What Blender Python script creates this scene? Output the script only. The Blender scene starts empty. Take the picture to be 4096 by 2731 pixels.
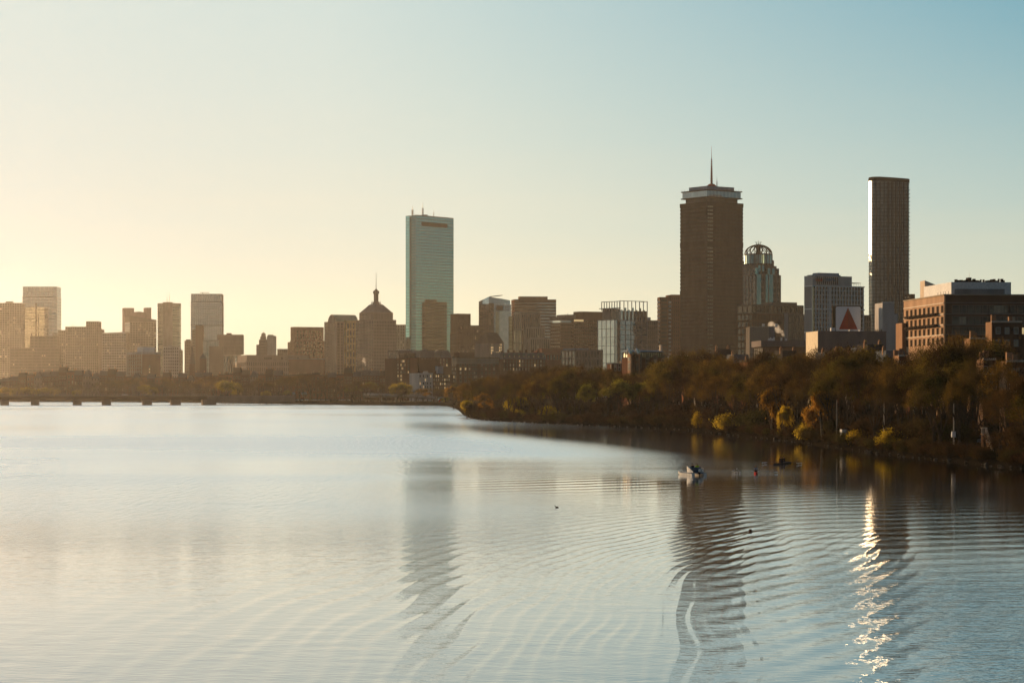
import bpy, bmesh, math, random
import numpy as np
from mathutils import Vector, Matrix
R = math.radians
SC = bpy.context.scene
COL = SC.collection

# ------------------------------------------------------------------ camera, world, sun, exposure
F, CX, HY, CZ = 9400.0, 2048.0, 1543.0, 13.0          # focal length and horizon in photo pixels, eye height in metres
cam = bpy.data.cameras.new("camera")
cam_o = bpy.data.objects.new("camera", cam); COL.objects.link(cam_o)
cam.lens = 36 * F / 4096; cam.sensor_width = 36; cam.shift_y = 177.5 / 4096
cam.clip_start = 1; cam.clip_end = 60000
cam_o.location = (0, 0, CZ); cam_o.rotation_euler = (R(90), 0, 0)
SC.camera = cam_o

SUN_EL, SUN_AZ = 5.0, -28.0
world = bpy.data.worlds.new("World"); SC.world = world; world.use_nodes = True
nt = world.node_tree; N = nt.nodes; L = nt.links
bg = N['Background']; bg.inputs[1].default_value = 0.05
sky = N.new('ShaderNodeTexSky'); sky.sky_type = 'NISHITA'; sky.sun_disc = False
sky.sun_elevation = R(SUN_EL); sky.sun_rotation = R(SUN_AZ)
sky.dust_density = 0.5; sky.air_density = 1; sky.ozone_density = 1
sep = N.new('ShaderNodeSeparateColor'); cmb = N.new('ShaderNodeCombineColor'); L.new(sky.outputs[0], sep.inputs[0])
tc = N.new('ShaderNodeTexCoord'); sx = N.new('ShaderNodeSeparateXYZ'); L.new(tc.outputs['Generated'], sx.inputs[0])
def wm(op, a, b, clamp=False):
    n = N.new('ShaderNodeMath'); n.operation = op; n.use_clamp = clamp
    for i, v in enumerate((a, b)):
        if isinstance(v, (int, float)): n.inputs[i].default_value = v
        else: L.new(v, n.inputs[i])
    return n.outputs[0]
for i, (g_, k_, top_) in enumerate(((0.31, 4.06, 8.2), (0.30, 4.52, 8.3), (0.28, 4.60, 7.3))):      # camera-like shoulder near the sun
    v_ = wm('MULTIPLY', wm('POWER', sep.outputs[i], g_), k_)
    L.new(wm('DIVIDE', v_, wm('POWER', wm('ADD', wm('POWER', wm('DIVIDE', v_, top_), 8.0), 1.0), 0.125)), cmb.inputs[i])
blue = wm('MULTIPLY', wm('MULTIPLY', wm('ADD', sx.outputs[0], 0.08), wm('SUBTRACT', sx.outputs[2], 0.02)), 24.0, True)
deep = N.new('ShaderNodeMix'); deep.data_type = 'RGBA'; deep.blend_type = 'MULTIPLY'
L.new(blue, deep.inputs[0]); L.new(cmb.outputs[0], deep.inputs[6]); deep.inputs[7].default_value = (0.37, 0.63, 0.77, 1)
west = wm('MULTIPLY', wm('SUBTRACT', 0.62, sx.outputs[1]), 0.95, True)           # the sky away from the sunrise is dimmer
high = wm('MULTIPLY', wm('SUBTRACT', sx.outputs[2], 0.30), 1.2, True)
fall = N.new('ShaderNodeMix'); fall.data_type = 'RGBA'; fall.blend_type = 'MULTIPLY'
L.new(wm('MAXIMUM', west, high), fall.inputs[0]); L.new(deep.outputs[2], fall.inputs[6]); fall.inputs[7].default_value = (0.175, 0.21, 0.265, 1)
cl = N.new('ShaderNodeMapping'); cl.inputs['Scale'].default_value = (2.2, 2.2, 46); L.new(tc.outputs['Generated'], cl.inputs[0])      # faint streaks of high thin cloud
cn = N.new('ShaderNodeTexNoise'); cn.inputs['Scale'].default_value = 1.6; cn.inputs['Detail'].default_value = 5; L.new(cl.outputs[0], cn.inputs['Vector'])
low = wm('MULTIPLY', wm('SUBTRACT', 0.13, sx.outputs[2]), 9.0, True)
cr = N.new('ShaderNodeMix'); cr.data_type = 'RGBA'; cr.blend_type = 'MULTIPLY'; cr.inputs[7].default_value = (1.10, 1.02, 0.97, 1)
L.new(wm('MULTIPLY', wm('MULTIPLY', wm('SUBTRACT', cn.outputs['Fac'], 0.46), 3.2, True), low), cr.inputs[0]); upz = N.new('ShaderNodeMix'); upz.data_type = 'RGBA'; upz.blend_type = 'MULTIPLY'; upz.inputs[7].default_value = (0.93, 1.01, 1.06, 1)
L.new(wm('MULTIPLY', wm('SUBTRACT', sx.outputs[2], 0.05), 9.0, True), upz.inputs[0]); glow = N.new('ShaderNodeMix'); glow.data_type = 'RGBA'; glow.blend_type = 'MULTIPLY'; glow.inputs[7].default_value = (0.76, 0.82, 0.92, 1)
L.new(wm('MULTIPLY', wm('MULTIPLY', wm('SUBTRACT', -0.02, sx.outputs[0]), 5.0, True), wm('MULTIPLY', wm('SUBTRACT', 0.21, sx.outputs[2]), 6.2, True)), glow.inputs[0]); L.new(fall.outputs[2], glow.inputs[6]); L.new(glow.outputs[2], upz.inputs[6]); L.new(upz.outputs[2], cr.inputs[6])
L.new(cr.outputs[2], bg.inputs[0])


sun = bpy.data.lights.new("sun", 'SUN'); sun.energy = 4.6; sun.angle = R(0.5); sun.color = (1.0, 0.66, 0.36)
sun_o = bpy.data.objects.new("sun", sun); COL.objects.link(sun_o)
sdir = Vector((math.sin(R(SUN_AZ)) * math.cos(R(SUN_EL)), math.cos(R(SUN_AZ)) * math.cos(R(SUN_EL)), math.sin(R(SUN_EL))))
sun_o.rotation_euler = sdir.to_track_quat('Z', 'Y').to_euler(); sun_o.location = (-300, 500, 400)
vs = SC.view_settings; vs.view_transform = 'Standard'; vs.look = 'None'; vs.gamma = 1; vs.exposure = 1.0
HAZE_D = 1.4e-5
SC.cycles.max_bounces = 6; SC.cycles.diffuse_bounces = 2; SC.cycles.glossy_bounces = 4
SC.cycles.transmission_bounces = 3; SC.cycles.volume_bounces = 0; SC.cycles.transparent_max_bounces = 8
SC.cycles.sample_clamp_indirect = 6.0

# ------------------------------------------------------------------ helpers
def PX(px, D): return (px - CX) / F * D
def PZ(py, D): return CZ - (py - HY) / F * D
def WD(py): return F * CZ / (py - HY)
rng = random.Random(7)
nrg = np.random.default_rng(11)

def tag(o, label=None, cat=None, group=None, kind=None):
    if label: o['label'] = label
    if cat: o['category'] = cat
    if group: o['group'] = group
    if kind: o['kind'] = kind
    return o
def empty(name, loc, rz=0.0, label=None, cat=None, group=None):
    o = bpy.data.objects.new(name, None); COL.objects.link(o); o.empty_display_size = 1
    o.location = loc; o.rotation_euler = (0, 0, rz)
    return tag(o, label, cat, group)
def link(name, me, parent=None, loc=(0, 0, 0), rz=0.0):
    o = bpy.data.objects.new(name, me); COL.objects.link(o); o.parent = parent
    o.location = loc; o.rotation_euler = (0, 0, rz)
    return o
def copy_tree(o, parent=None):
    c = o.copy(); COL.objects.link(c); c.parent = parent
    for ch in KIDS.get(o.name, []) or list(o.children): copy_tree(ch, c)
    return c
KIDS = {}
def npmesh(name, v, q, mats, smooth=False, midx=None):
    me = bpy.data.meshes.new(name)
    v = np.asarray(v, np.float32); q = np.asarray(q, np.int32); k = q.shape[1]
    me.vertices.add(len(v)); me.vertices.foreach_set('co', v.ravel())
    me.loops.add(q.size); me.loops.foreach_set('vertex_index', q.ravel())
    me.polygons.add(len(q)); me.polygons.foreach_set('loop_start', np.arange(0, q.size, k, dtype=np.int32))
    if midx is not None: me.polygons.foreach_set('material_index', np.asarray(midx, np.int32))
    if smooth: me.polygons.foreach_set('use_smooth', np.ones(len(q), bool))
    me.update(calc_edges=True)
    for m in (mats if isinstance(mats, (list, tuple)) else [mats]): me.materials.append(m)
    return me

class MB:
    def __init__(s): s.v = []; s.f = []; s.m = []; s.cm = 0
    def face(s, *pts):
        n = len(s.v); s.v += [tuple(p) for p in pts]; s.f.append(tuple(range(n, n + len(pts)))); s.m.append(s.cm)
    def box(s, x0, x1, y0, y1, z0, z1):
        n = len(s.v)
        s.v += [(x0,y0,z0),(x1,y0,z0),(x1,y1,z0),(x0,y1,z0),(x0,y0,z1),(x1,y0,z1),(x1,y1,z1),(x0,y1,z1)]
        for q in ((0,3,2,1),(4,5,6,7),(0,1,5,4),(1,2,6,5),(2,3,7,6),(3,0,4,7)):
            s.f.append(tuple(n + i for i in q)); s.m.append(s.cm)
        return s
    def prism(s, poly, z0, z1, top=None):
        """poly: list of (x, y) counter-clockwise; top: optional polygon at z1; z may be lists"""
        n = len(s.v); k = len(poly); top = top or poly
        zz0 = z0 if isinstance(z0, (list, tuple)) else [z0] * k
        zz1 = z1 if isinstance(z1, (list, tuple)) else [z1] * k
        s.v += [(p[0], p[1], z) for p, z in zip(poly, zz0)] + [(p[0], p[1], z) for p, z in zip(top, zz1)]
        s.f.append(tuple(n + i for i in reversed(range(k)))); s.f.append(tuple(n + k + i for i in range(k)))
        for i in range(k): j = (i + 1) % k; s.f.append((n + i, n + j, n + k + j, n + k + i))
        s.m += [s.cm] * (k + 2); return s
    def tube(s, p, q, r0, r1=None, n=6):
        p = Vector(p); q = Vector(q); r1 = r0 if r1 is None else r1
        d = (q - p)
        if d.length < 1e-6: return s
        d.normalize(); a = d.orthogonal().normalized(); b = d.cross(a); k = len(s.v)
        for c, r in ((p, r0), (q, r1)):
            for i in range(n):
                t = 2 * math.pi * i / n; w = c + (a * math.cos(t) + b * math.sin(t)) * r; s.v.append(tuple(w))
        for i in range(n): j = (i + 1) % n; s.f.append((k + i, k + j, k + n + j, k + n + i))
        s.f.append(tuple(k + i for i in reversed(range(n)))); s.f.append(tuple(k + n + i for i in range(n)))
        s.m += [s.cm] * (n + 2); return s
    def lathe(s, prof, n=24, c=(0, 0), a0=0.0, a1=2 * math.pi):
        k = len(s.v); m = len(prof); full = abs(a1 - a0 - 2 * math.pi) < 1e-6; cnt = n if full else n + 1
        for i in range(cnt):
            t = a0 + (a1 - a0) * i / n
            for r, z in prof: s.v.append((c[0] + r * math.cos(t), c[1] + r * math.sin(t), z))
        for i in range(n):
            j = (i + 1) % cnt
            for h in range(m - 1): s.f.append((k + i*m + h, k + j*m + h, k + j*m + h + 1, k + i*m + h + 1)); s.m.append(s.cm)
        return s
    def build(s, name, mats, parent=None, loc=(0, 0, 0), rz=0.0, smooth=False):
        return link(name, s.mesh(name, mats, smooth), parent, loc, rz)
    def mesh(s, name, mats, smooth=False):
        me = bpy.data.meshes.new(name); me.from_pydata(s.v, [], s.f)
        ml = mats if isinstance(mats, (list, tuple)) else [mats]
        for m in ml: me.materials.append(m)
        if len(ml) > 1: me.polygons.foreach_set('material_index', s.m)
        if smooth: me.polygons.foreach_set('use_smooth', [True] * len(s.f))
        me.update(); return me

# ------------------------------------------------------------------ materials
def newmat(name):
    m = bpy.data.materials.new(name); m.use_nodes = True
    return m, m.node_tree, m.node_tree.nodes['Principled BSDF']
def node(t, kind, **kw):
    n = t.nodes.new(kind)
    for k, v in kw.items(): setattr(n, k, v)
    return n
def mul(t, a, b, fac=1.0):
    n = node(t, 'ShaderNodeMix', data_type='RGBA', blend_type='MULTIPLY'); n.inputs[0].default_value = fac
    t.links.new(a, n.inputs[6]) if not isinstance(a, tuple) else setattr(n.inputs[6], 'default_value', (*a, 1))
    t.links.new(b, n.inputs[7]) if not isinstance(b, tuple) else setattr(n.inputs[7], 'default_value', (*b, 1))
    return n.outputs[2]
def ramp(t, fac, stops):
    n = node(t, 'ShaderNodeValToRGB'); e = n.color_ramp.elements
    while len(e) < len(stops): e.new(0.5)
    for el, (p, c) in zip(e, stops): el.position = p; el.color = (*c, 1) if len(c) == 3 else c
    t.links.new(fac, n.inputs[0]); return n.outputs[0]
def noise(t, co, scale, detail=3.0, vec=None):
    n = node(t, 'ShaderNodeTexNoise'); n.inputs['Scale'].default_value = scale; n.inputs['Detail'].default_value = detail
    if vec:
        mp = node(t, 'ShaderNodeMapping'); mp.inputs['Scale'].default_value = vec; t.links.new(co, mp.inputs[0]); co = mp.outputs[0]
    t.links.new(co, n.inputs['Vector']); return n.outputs['Fac']
def objco(t): return node(t, 'ShaderNodeTexCoord').outputs['Object']
MATS = {}
def mat(name, col, rough=0.8, var=0.25, scale=0.15, metal=0.0):
    """weathered opaque surface: base colour with broad streaks and a little fine grain"""
    if name in MATS: return MATS[name]
    m, t, b = newmat(name); co = objco(t)
    c1 = ramp(t, noise(t, co, scale, 5, (1, 1, 0.35)), [(0.3, (1 - var,) * 3), (0.7, (1 + var * 0.6,) * 3)])
    c2 = ramp(t, noise(t, co, scale * 14, 2), [(0.35, (0.88,) * 3), (0.65, (1.08,) * 3)])
    t.links.new(mul(t, mul(t, tuple(col), c1), c2), b.inputs['Base Color'])
    b.inputs['Roughness'].default_value = rough; b.inputs['Metallic'].default_value = metal; b.inputs['Specular IOR Level'].default_value = 0.5 if rough < 0.45 else 0.0
    MATS[name] = m; return m
def glass(name, col, metal=0.75, rough=0.08, cell=(3.0, 3.8), var=0.5, wob=0.0, blind=0.0):
    """window glass: mirror-like, each pane a little different; some panes show pale blinds"""
    if name in MATS: return MATS[name]
    m, t, b = newmat(name); co = objco(t)
    mp = node(t, 'ShaderNodeMapping'); mp.inputs['Scale'].default_value = (1 / cell[0], 1 / cell[0], 1 / cell[1]); t.links.new(co, mp.inputs[0])
    fl = node(t, 'ShaderNodeVectorMath', operation='FLOOR'); t.links.new(mp.outputs[0], fl.inputs[0])
    wn = node(t, 'ShaderNodeTexWhiteNoise', noise_dimensions='3D'); t.links.new(fl.outputs[0], wn.inputs['Vector'])
    c = ramp(t, wn.outputs['Value'], [(0.0, (1 - var,) * 3), (1.0, (1 + var * 0.4,) * 3)])
    c = mul(t, tuple(col), c)
    b.inputs['Metallic'].default_value = metal; b.inputs['Roughness'].default_value = rough
    if blind:
        r2 = ramp(t, wn.outputs['Color'], [(1 - blind - 0.01, (0, 0, 0)), (1 - blind, (1, 1, 1))])
        mx = node(t, 'ShaderNodeMix', data_type='RGBA'); t.links.new(r2, mx.inputs[0]); t.links.new(c, mx.inputs[6]); mx.inputs[7].default_value = (0.55, 0.47, 0.33, 1)
        c = mx.outputs[2]
        iv = node(t, 'ShaderNodeMath', operation='MULTIPLY_ADD'); t.links.new(r2, iv.inputs[0]); iv.inputs[1].default_value = -metal; iv.inputs[2].default_value = metal
        t.links.new(iv.outputs[0], b.inputs['Metallic'])
    t.links.new(c, b.inputs['Base Color'])
    if wob:
        bp = node(t, 'ShaderNodeBump'); bp.inputs['Strength'].default_value = 1.0; bp.inputs['Distance'].default_value = wob
        t.links.new(noise(t, co, 0.12, 2), bp.inputs['Height']); t.links.new(bp.outputs[0], b.inputs['Normal'])
    MATS[name] = m; return m
def emis(name, col, s):
    m, t, b = newmat(name); b.inputs['Base Color'].default_value = (*col, 1)
    b.inputs['Emission Color'].default_value = (*col, 1); b.inputs['Emission Strength'].default_value = s
    MATS[name] = m; return m
M = {}
M['concrete'] = mat('concrete', (0.27, 0.24, 0.20)); M['concrete_dk'] = mat('concrete_dark', (0.13, 0.115, 0.10))
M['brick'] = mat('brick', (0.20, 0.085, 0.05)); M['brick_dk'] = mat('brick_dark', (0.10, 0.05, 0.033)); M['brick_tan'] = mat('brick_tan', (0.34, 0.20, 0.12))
M['stone'] = mat('limestone', (0.36, 0.30, 0.22)); M['stone_sunglow'] = mat('limestone_painted_glow', (0.62, 0.44, 0.20)); M['granite'] = mat('granite', (0.20, 0.17, 0.15))  # the gold stone carries reflected sunlight in its colour
M['white'] = mat('white_paint', (0.72, 0.70, 0.66), 0.6, 0.1); M['grey'] = mat('grey_panel', (0.26, 0.255, 0.25), 0.6); M['pale'] = mat('pale_cladding', (0.46, 0.43, 0.40), 0.6)
M['brown_metal'] = mat('dark_bronze', (0.040, 0.030, 0.023), 0.6); M['steel'] = mat('steel', (0.30, 0.30, 0.30), 0.45, metal=0.6)
M['dark'] = mat('dark_roofing', (0.05, 0.045, 0.04)); M['slate'] = mat('slate_roof', (0.10, 0.11, 0.12), 0.5); M['copper'] = mat('green_copper', (0.12, 0.20, 0.17), 0.6)
M['lead_roof'] = mat('blue_grey_roof', (0.22, 0.28, 0.34), 0.5); M['terracotta'] = mat('terracotta_roof', (0.28, 0.10, 0.05)); M['redpaint'] = mat('red_paint', (0.42, 0.05, 0.035), 0.6, 0.15)
M['mauve'] = mat('mauve_render', (0.22, 0.16, 0.15)); M['brick_lit'] = mat('brick_sun_side', (0.43, 0.28, 0.18)); M['sand'] = mat('sand_render', (0.62, 0.50, 0.38), 0.8, 0.12)  # second brick lightened to carry the sun on the warehouse side
M['g_dark'] = glass('glass_dark', (0.075, 0.075, 0.07), 0.6, 0.12); M['g_bronze'] = glass('glass_bronze', (0.11, 0.085, 0.06), 0.7, 0.12)
M['g_teal'] = glass('glass_teal', (0.20, 0.43, 0.405), 0.95, 0.02, (3.2, 3.9), 0.10); M['g_black'] = mat('window_dark', (0.035, 0.028, 0.022), 0.8); M['g_drum'] = glass('glass_drum', (0.30, 0.46, 0.44), 0.9, 0.32, (3.0, 4.0), 0.2); M['g_blue'] = glass('glass_blue', (0.36, 0.47, 0.52), 0.9, 0.05, (3.0, 4.0), 0.25, 0.05)
M['g_pale'] = glass('glass_pale', (0.62, 0.64, 0.60), 0.9, 0.06, (3.5, 4.0), 0.15, 0.08); M['g_gold'] = glass('glass_gold', (0.50, 0.44, 0.26), 0.85, 0.10, (3.0, 4.0), 0.3)
M['g_win'] = glass('window_glass', (0.13, 0.13, 0.11), 0.5, 0.1, (1.7, 2.2), 0.6, 0, 0.08)
M['g_warm'] = glass('glass_warm', (0.20, 0.17, 0.10), 0.7, 0.1, (3.0, 3.8), 0.6, 0, 0.12)
M['lit'] = emis('lit_window', (1.0, 0.72, 0.34), 0.22); M['blind'] = mat('window_blind', (0.42, 0.36, 0.25), 0.7, 0.1)
M['lamp'] = emis('lamp_glow', (1.0, 0.85, 0.6), 6.0)
# ------------------------------------------------------------------ shoreline, water, ground, roads
SHORE_PX = [(-4000,1970),(-1500,1965),(-300,1950),(0,1940),(500,1915),(760,1830),(900,1771),(1000,1733),(1200,1665),(1400,1608),(1600,1567),(1750,1547),
    (1790,1490),(1812,1373),(1830,1260),(1845,1091),(1862,962),(1900,905),(2000,860),(2200,804),(2400,764),(2600,723),(2750,690),(2900,627),(3000,596),
    (3150,550),(3300,505),(3450,466),(3600,433),(3750,411),(3900,388),(4096,366),(4500,328),(5200,280),(7000,219)]
SHORE = [(PX(p, D), D) for p, D in SHORE_PX]
DIRS = []
for p, D in SHORE_PX:
    if p <= 1600: DIRS.append((0.0, 1.0))
    elif p <= 1790: DIRS.append((0.35, 0.94))
    elif p <= 1862: DIRS.append((0.95, 0.3))
    else: DIRS.append((0.985, 0.17))
def shore_D(px):
    ps = [a for a, _ in SHORE_PX]; ds = [b for _, b in SHORE_PX]
    return float(np.interp(px, ps, ds))

def water_mesh():
    rows = [-400.0, -60.0, 30.0, 60.0, 78.0, 88.0]
    while rows[-1] < 2150: rows.append(rows[-1] + max(0.14, rows[-1] ** 2 / (2350 * 13) * 0.48))
    rows += [2600.0]
    s = np.concatenate([[-14, -5, -2.2, -1.5, -1.2], np.linspace(-1.06, 1.06, 1000), [1.2, 1.5, 2.2, 5, 14]])
    Y = np.array(rows)[:, None] * np.ones_like(s)[None]
    X = np.maximum(np.abs(Y), 60) * 0.2235 * s[None]
    Z = np.zeros_like(X)
    dr = np.maximum(0.14, Y ** 2 / (2350 * 13) * 0.48)
    def fine_enough(l): return np.clip(l / (2.4 * dr) - 0.6, 0, 1)          # leave out waves the mesh cannot carry
    # a launch's wake: Kelvin pattern behind a moving boat
    def kelvin(bx, by, az, U, slope, reach, lmin=0.9):
        k0 = 9.81 / U ** 2; h = (math.sin(R(az)), math.cos(R(az)))
        rx, ry = X - bx, Y - by
        xs = -(rx * h[0] + ry * h[1]); ys = rx * h[1] - ry * h[0]
        ok = (xs > 1.5) & (np.abs(ys) < 0.3535 * xs)
        mm = np.where(ok, ys / np.where(ok, xs, 1), 0.1); mm = np.where(np.abs(mm) < 1e-4, 1e-4, mm)
        d = np.sqrt(np.clip(1 - 8 * mm * mm, 0, 1)); out = np.zeros_like(X)
        for sg, wgt in ((1, 0.18), (-1, 1.0)):
            t = (-1 + sg * d) / (4 * mm); kk = k0 * (1 + t * t)
            ph = k0 * (xs + ys * t) * np.sqrt(1 + t * t)
            a = wgt * slope / kk * np.exp(-xs / reach) * np.clip(xs / 6, 0, 1) * np.clip((2 * math.pi / kk - lmin) / 0.8, 0, 1) * fine_enough(2 * math.pi / kk)
            out += np.where(ok, a * np.cos(ph), 0)
        edge = np.clip((0.3535 - np.abs(mm)) / 0.03, 0, 1)
        return out * edge
    Z += kelvin(25.9, 338, -15, 3.1, 0.075, 260)
    Z += kelvin(36.8, 347, 6, 2.3, 0.035, 140, 0.8) + kelvin(48.5, 392, 24, 2.3, 0.035, 140, 0.8)
    # the launch's older track: diverging crests running away from the camera, longer to the left
    Ym = np.clip(Y, 80, 420)
    wv = X - (0.05 * (Ym - 90) + 1.3 / (3 * 226.0 ** 2) * (Ym - 90) ** 3) + 0.35 * np.sin(Y / 13 + X / 7) + 0.5 * np.sin(Y / 31 - X / 15 + 2) + 0.20 * np.sin(X / 1.7 + Y / 6.5) + 0.16 * np.sin(Y / 4.1 - X / 2.3)
    lam = np.where(wv < 0, 1.0 - 0.085 * wv, 1.0)
    ph = np.where(wv < 0, -np.log(np.maximum(1 - 0.085 * np.minimum(wv, 0), 1e-3)) / 0.085, wv)
    env = np.exp(-((wv + 5) / 19) ** 2) * np.clip((430 - Y) / 130, 0, 1) * (0.74 + 0.26 * np.sin(X / 5.3 + Y / 33) * np.sin(Y / 22 - X / 8))
    Z += (0.038 + 0.032 * np.exp(-((wv - 2) / 10) ** 2)) / (2 * math.pi / lam) * env * fine_enough(lam / (0.05 + 1.3 * ((Ym - 90) / 226.0) ** 2)) * (np.cos(2 * math.pi * ph) + 0.25 * np.cos(4 * math.pi * ph + 1))
    q = (-0.55 * (X - 2) + 0.83 * (Y - 315)) + 2.0 * np.sin(X / 18 + Y / 40)
    Z += 0.016 / (2 * math.pi / 6.5) * np.exp(-((X + 1) / 22) ** 2 - ((Y - 312) / 26) ** 2) * np.cos(2 * math.pi * q / 6.5)
    # gentle background swell
    for i in range(14):
        a = nrg.uniform(-1.5, 1.5); l = nrg.uniform(1.2, 6.0); k = 2 * math.pi / l
        Z += fine_enough(l / max(0.05, abs(math.cos(a)))) * 0.0011 / k * np.cos(k * (X * math.sin(a) + Y * math.cos(a)) + nrg.uniform(0, 6.28) + 0.8 * np.sin(X / 31 + i))
    foot = Y ** 2 / (2350 * 13.0)
    Z *= np.clip((Y - 70) / 25, 0, 1) * np.clip((1.12 - np.abs(s[None])) / 0.06, 0, 1) * np.clip(1.15 - foot / 9, 0, 1)
    # wind: where the surface is ruffled and where it lies smooth
    def vn(sx, sy, seed):
        g = np.random.default_rng(seed); out = np.zeros_like(X)
        for o in range(4):
            for i in range(5):
                a = g.uniform(0, 6.28); k = (2 ** o) * g.uniform(0.7, 1.4)
                out += np.sin(k * (X / sx * math.cos(a) + Y / sy * math.sin(a)) + g.uniform(0, 6.28) + 1.2 * np.sin(Y / sy * 0.7 * k + X / sx * .3)) / (2.2 ** o) / 2.2
        return out
    D = Y
    band = np.interp(D, [90, 150, 178, 195, 235, 268, 285, 330, 352, 420, 480, 560, 640, 900, 1100, 1500, 2000],
                        [.12, .16, .30, .66, .92, .84, .70, .64, .66, .73, .69, .74, .69, .76, .70, .75, .75])
    side = np.clip(0.5 + (X - 4) / 24, 0, 1)                     # the calmer launch side holds reflections longer
    near = np.clip((362 - D) / 40, 0, 1)
    ripple = band * (1 - 0.76 * side * near) + 0.30 * vn(60, 34, 3) * np.clip(D / 240, 0.3, 1) * np.clip((520 - D) / 200, 0, 1) + 0.22 * vn(150, 110, 8) * np.clip((D - 300) / 200, 0, 1) + (0.10 + 0.35 * np.clip((X - 15) / 8, 0, 1)) * side * near
    lee = np.clip((X - (-14 + (905 - D) * 0.1744) + 62) / 34, 0, 1) * np.clip((D - 300) / 60, 0, 1) * np.clip((900 - D) / 220, 0, 1)   # sheltered under the wooded bank
    ripple = ripple + 0.50 * np.clip((-X - 6) / 16, 0, 1) * np.clip((D - 190) / 50, 0, 1) * np.clip((470 - D) / 120, 0, 1)
    ripple = ripple * (1 - 0.88 * lee)
    ripple = np.clip(ripple, 0.03, 1.35)
    nr, nc = X.shape
    v = np.stack([X, Y, Z], -1).reshape(-1, 3)
    i = np.arange(nr - 1)[:, None] * nc + np.arange(nc - 1)[None]
    q = np.stack([i, i + 1, i + nc + 1, i + nc], -1).reshape(-1, 4)
    m, t, b = newmat('river_water'); t.nodes.remove(b)
    at = node(t, 'ShaderNodeAttribute', attribute_name='ripple')
    co = node(t, 'ShaderNodeNewGeometry').outputs['Position']
    n1 = noise(t, co, 2.5, 3, (0.5, 1.0, 1.0)); n2 = noise(t, co, 0.55, 2, (0.4, 1.0, 1.0))
    n3 = noise(t, co, 1.0, 4, (1.1, 0.15, 1.0))        # gusts drawn out by the low view
    ad = node(t, 'ShaderNodeMath', operation='MULTIPLY_ADD'); t.links.new(n2, ad.inputs[0]); ad.inputs[1].default_value = 1.2; t.links.new(n1, ad.inputs[2])
    hm = node(t, 'ShaderNodeMath', operation='MULTIPLY_ADD'); t.links.new(at.outputs['Fac'], hm.inputs[0]); hm.inputs[1].default_value = 0.85; hm.inputs[2].default_value = 0.12
    hh = node(t, 'ShaderNodeMath', operation='MULTIPLY'); t.links.new(ad.outputs[0], hh.inputs[0])
    at3 = node(t, 'ShaderNodeAttribute', attribute_name='resolved'); h3 = node(t, 'ShaderNodeMath', operation='MULTIPLY'); t.links.new(hm.outputs[0], h3.inputs[0]); t.links.new(at3.outputs['Fac'], h3.inputs[1]); t.links.new(h3.outputs[0], hh.inputs[1])
    bp = node(t, 'ShaderNodeBump'); bp.inputs['Distance'].default_value = 0.040; bp.inputs['Strength'].default_value = 1
    at4 = node(t, 'ShaderNodeAttribute', attribute_name='gust'); g4 = node(t, 'ShaderNodeMath', operation='MULTIPLY'); t.links.new(at4.outputs['Fac'], g4.inputs[0]); t.links.new(n3, g4.inputs[1])
    h4 = node(t, 'ShaderNodeMath', operation='ADD'); t.links.new(hh.outputs[0], h4.inputs[0]); t.links.new(g4.outputs[0], h4.inputs[1])
    t.links.new(h4.outputs[0], bp.inputs['Height'])
    at2 = node(t, 'ShaderNodeAttribute', attribute_name='unresolved')
    rg = node(t, 'ShaderNodeMath', operation='MULTIPLY_ADD'); t.links.new(at2.outputs['Fac'], rg.inputs[0]); rg.inputs[1].default_value = 0.27; rg.inputs[2].default_value = 0.03
    df = node(t, 'ShaderNodeBsdfDiffuse'); df.inputs[0].default_value = (0.014, 0.019, 0.019, 1)
    gl = node(t, 'ShaderNodeBsdfGlossy'); gl.inputs[0].default_value = (1, 1, 1, 1); t.links.new(rg.outputs[0], gl.inputs['Roughness']); t.links.new(bp.outputs[0], gl.inputs['Normal'])
    fr = node(t, 'ShaderNodeFresnel'); fr.inputs[0].default_value = 1.34; t.links.new(bp.outputs[0], fr.inputs['Normal'])
    fm = node(t, 'ShaderNodeMath', operation='MULTIPLY_ADD', use_clamp=True); t.links.new(fr.outputs[0], fm.inputs[0]); fm.inputs[1].default_value = 1.30; fm.inputs[2].default_value = 0.03
    mx = node(t, 'ShaderNodeMixShader'); t.links.new(fm.outputs[0], mx.inputs[0]); t.links.new(df.outputs[0], mx.inputs[1]); t.links.new(gl.outputs[0], mx.inputs[2]); t.links.new(mx.outputs[0], t.nodes['Material Output'].inputs[0])
    me = npmesh('water', v, q, m, smooth=True)
    fine = np.clip((Y - 130) / 270, 0.10, 1) * (1 - 0.72 * np.clip((X - 2) / 12, 0, 1) * np.clip((345 - Y) / 60, 0, 1)).astype(np.float32)      # beyond this the wavelets are finer than the eye resolves
    a = me.attributes.new('unresolved', 'FLOAT', 'POINT'); a.data.foreach_set('value', (ripple * fine).astype(np.float32).ravel())
    a = me.attributes.new('resolved', 'FLOAT', 'POINT'); a.data.foreach_set('value', (np.clip(1.25 - Y / 520, 0.12, 1) * (1 + 0.75 * np.clip((X - 14) / 9, 0, 1) * np.clip((190 - Y) / 40, 0, 1)) * (1 - 0.55 * np.clip((X - 2) / 8, 0, 1) * np.clip((Y - 150) / 40, 0, 1) * np.clip((350 - Y) / 30, 0, 1))).astype(np.float32).ravel())
    a = me.attributes.new('gust', 'FLOAT', 'POINT'); a.data.foreach_set('value', (6.0 * ripple * (1 - 0.96 * np.clip((X + 26) / 13, 0, 1) * np.clip((420 - Y) / 80, 0, 1)) * np.clip((Y - 185) / 100, 0, 1) * np.clip(1.3 - Y / 1500, 0.2, 1)).astype(np.float32).ravel())
    a = me.attributes.new('ripple', 'FLOAT', 'POINT'); a.data.foreach_set('value', ripple.astype(np.float32).ravel())
    return me
tag(link('water', water_mesh()), kind='structure')

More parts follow.
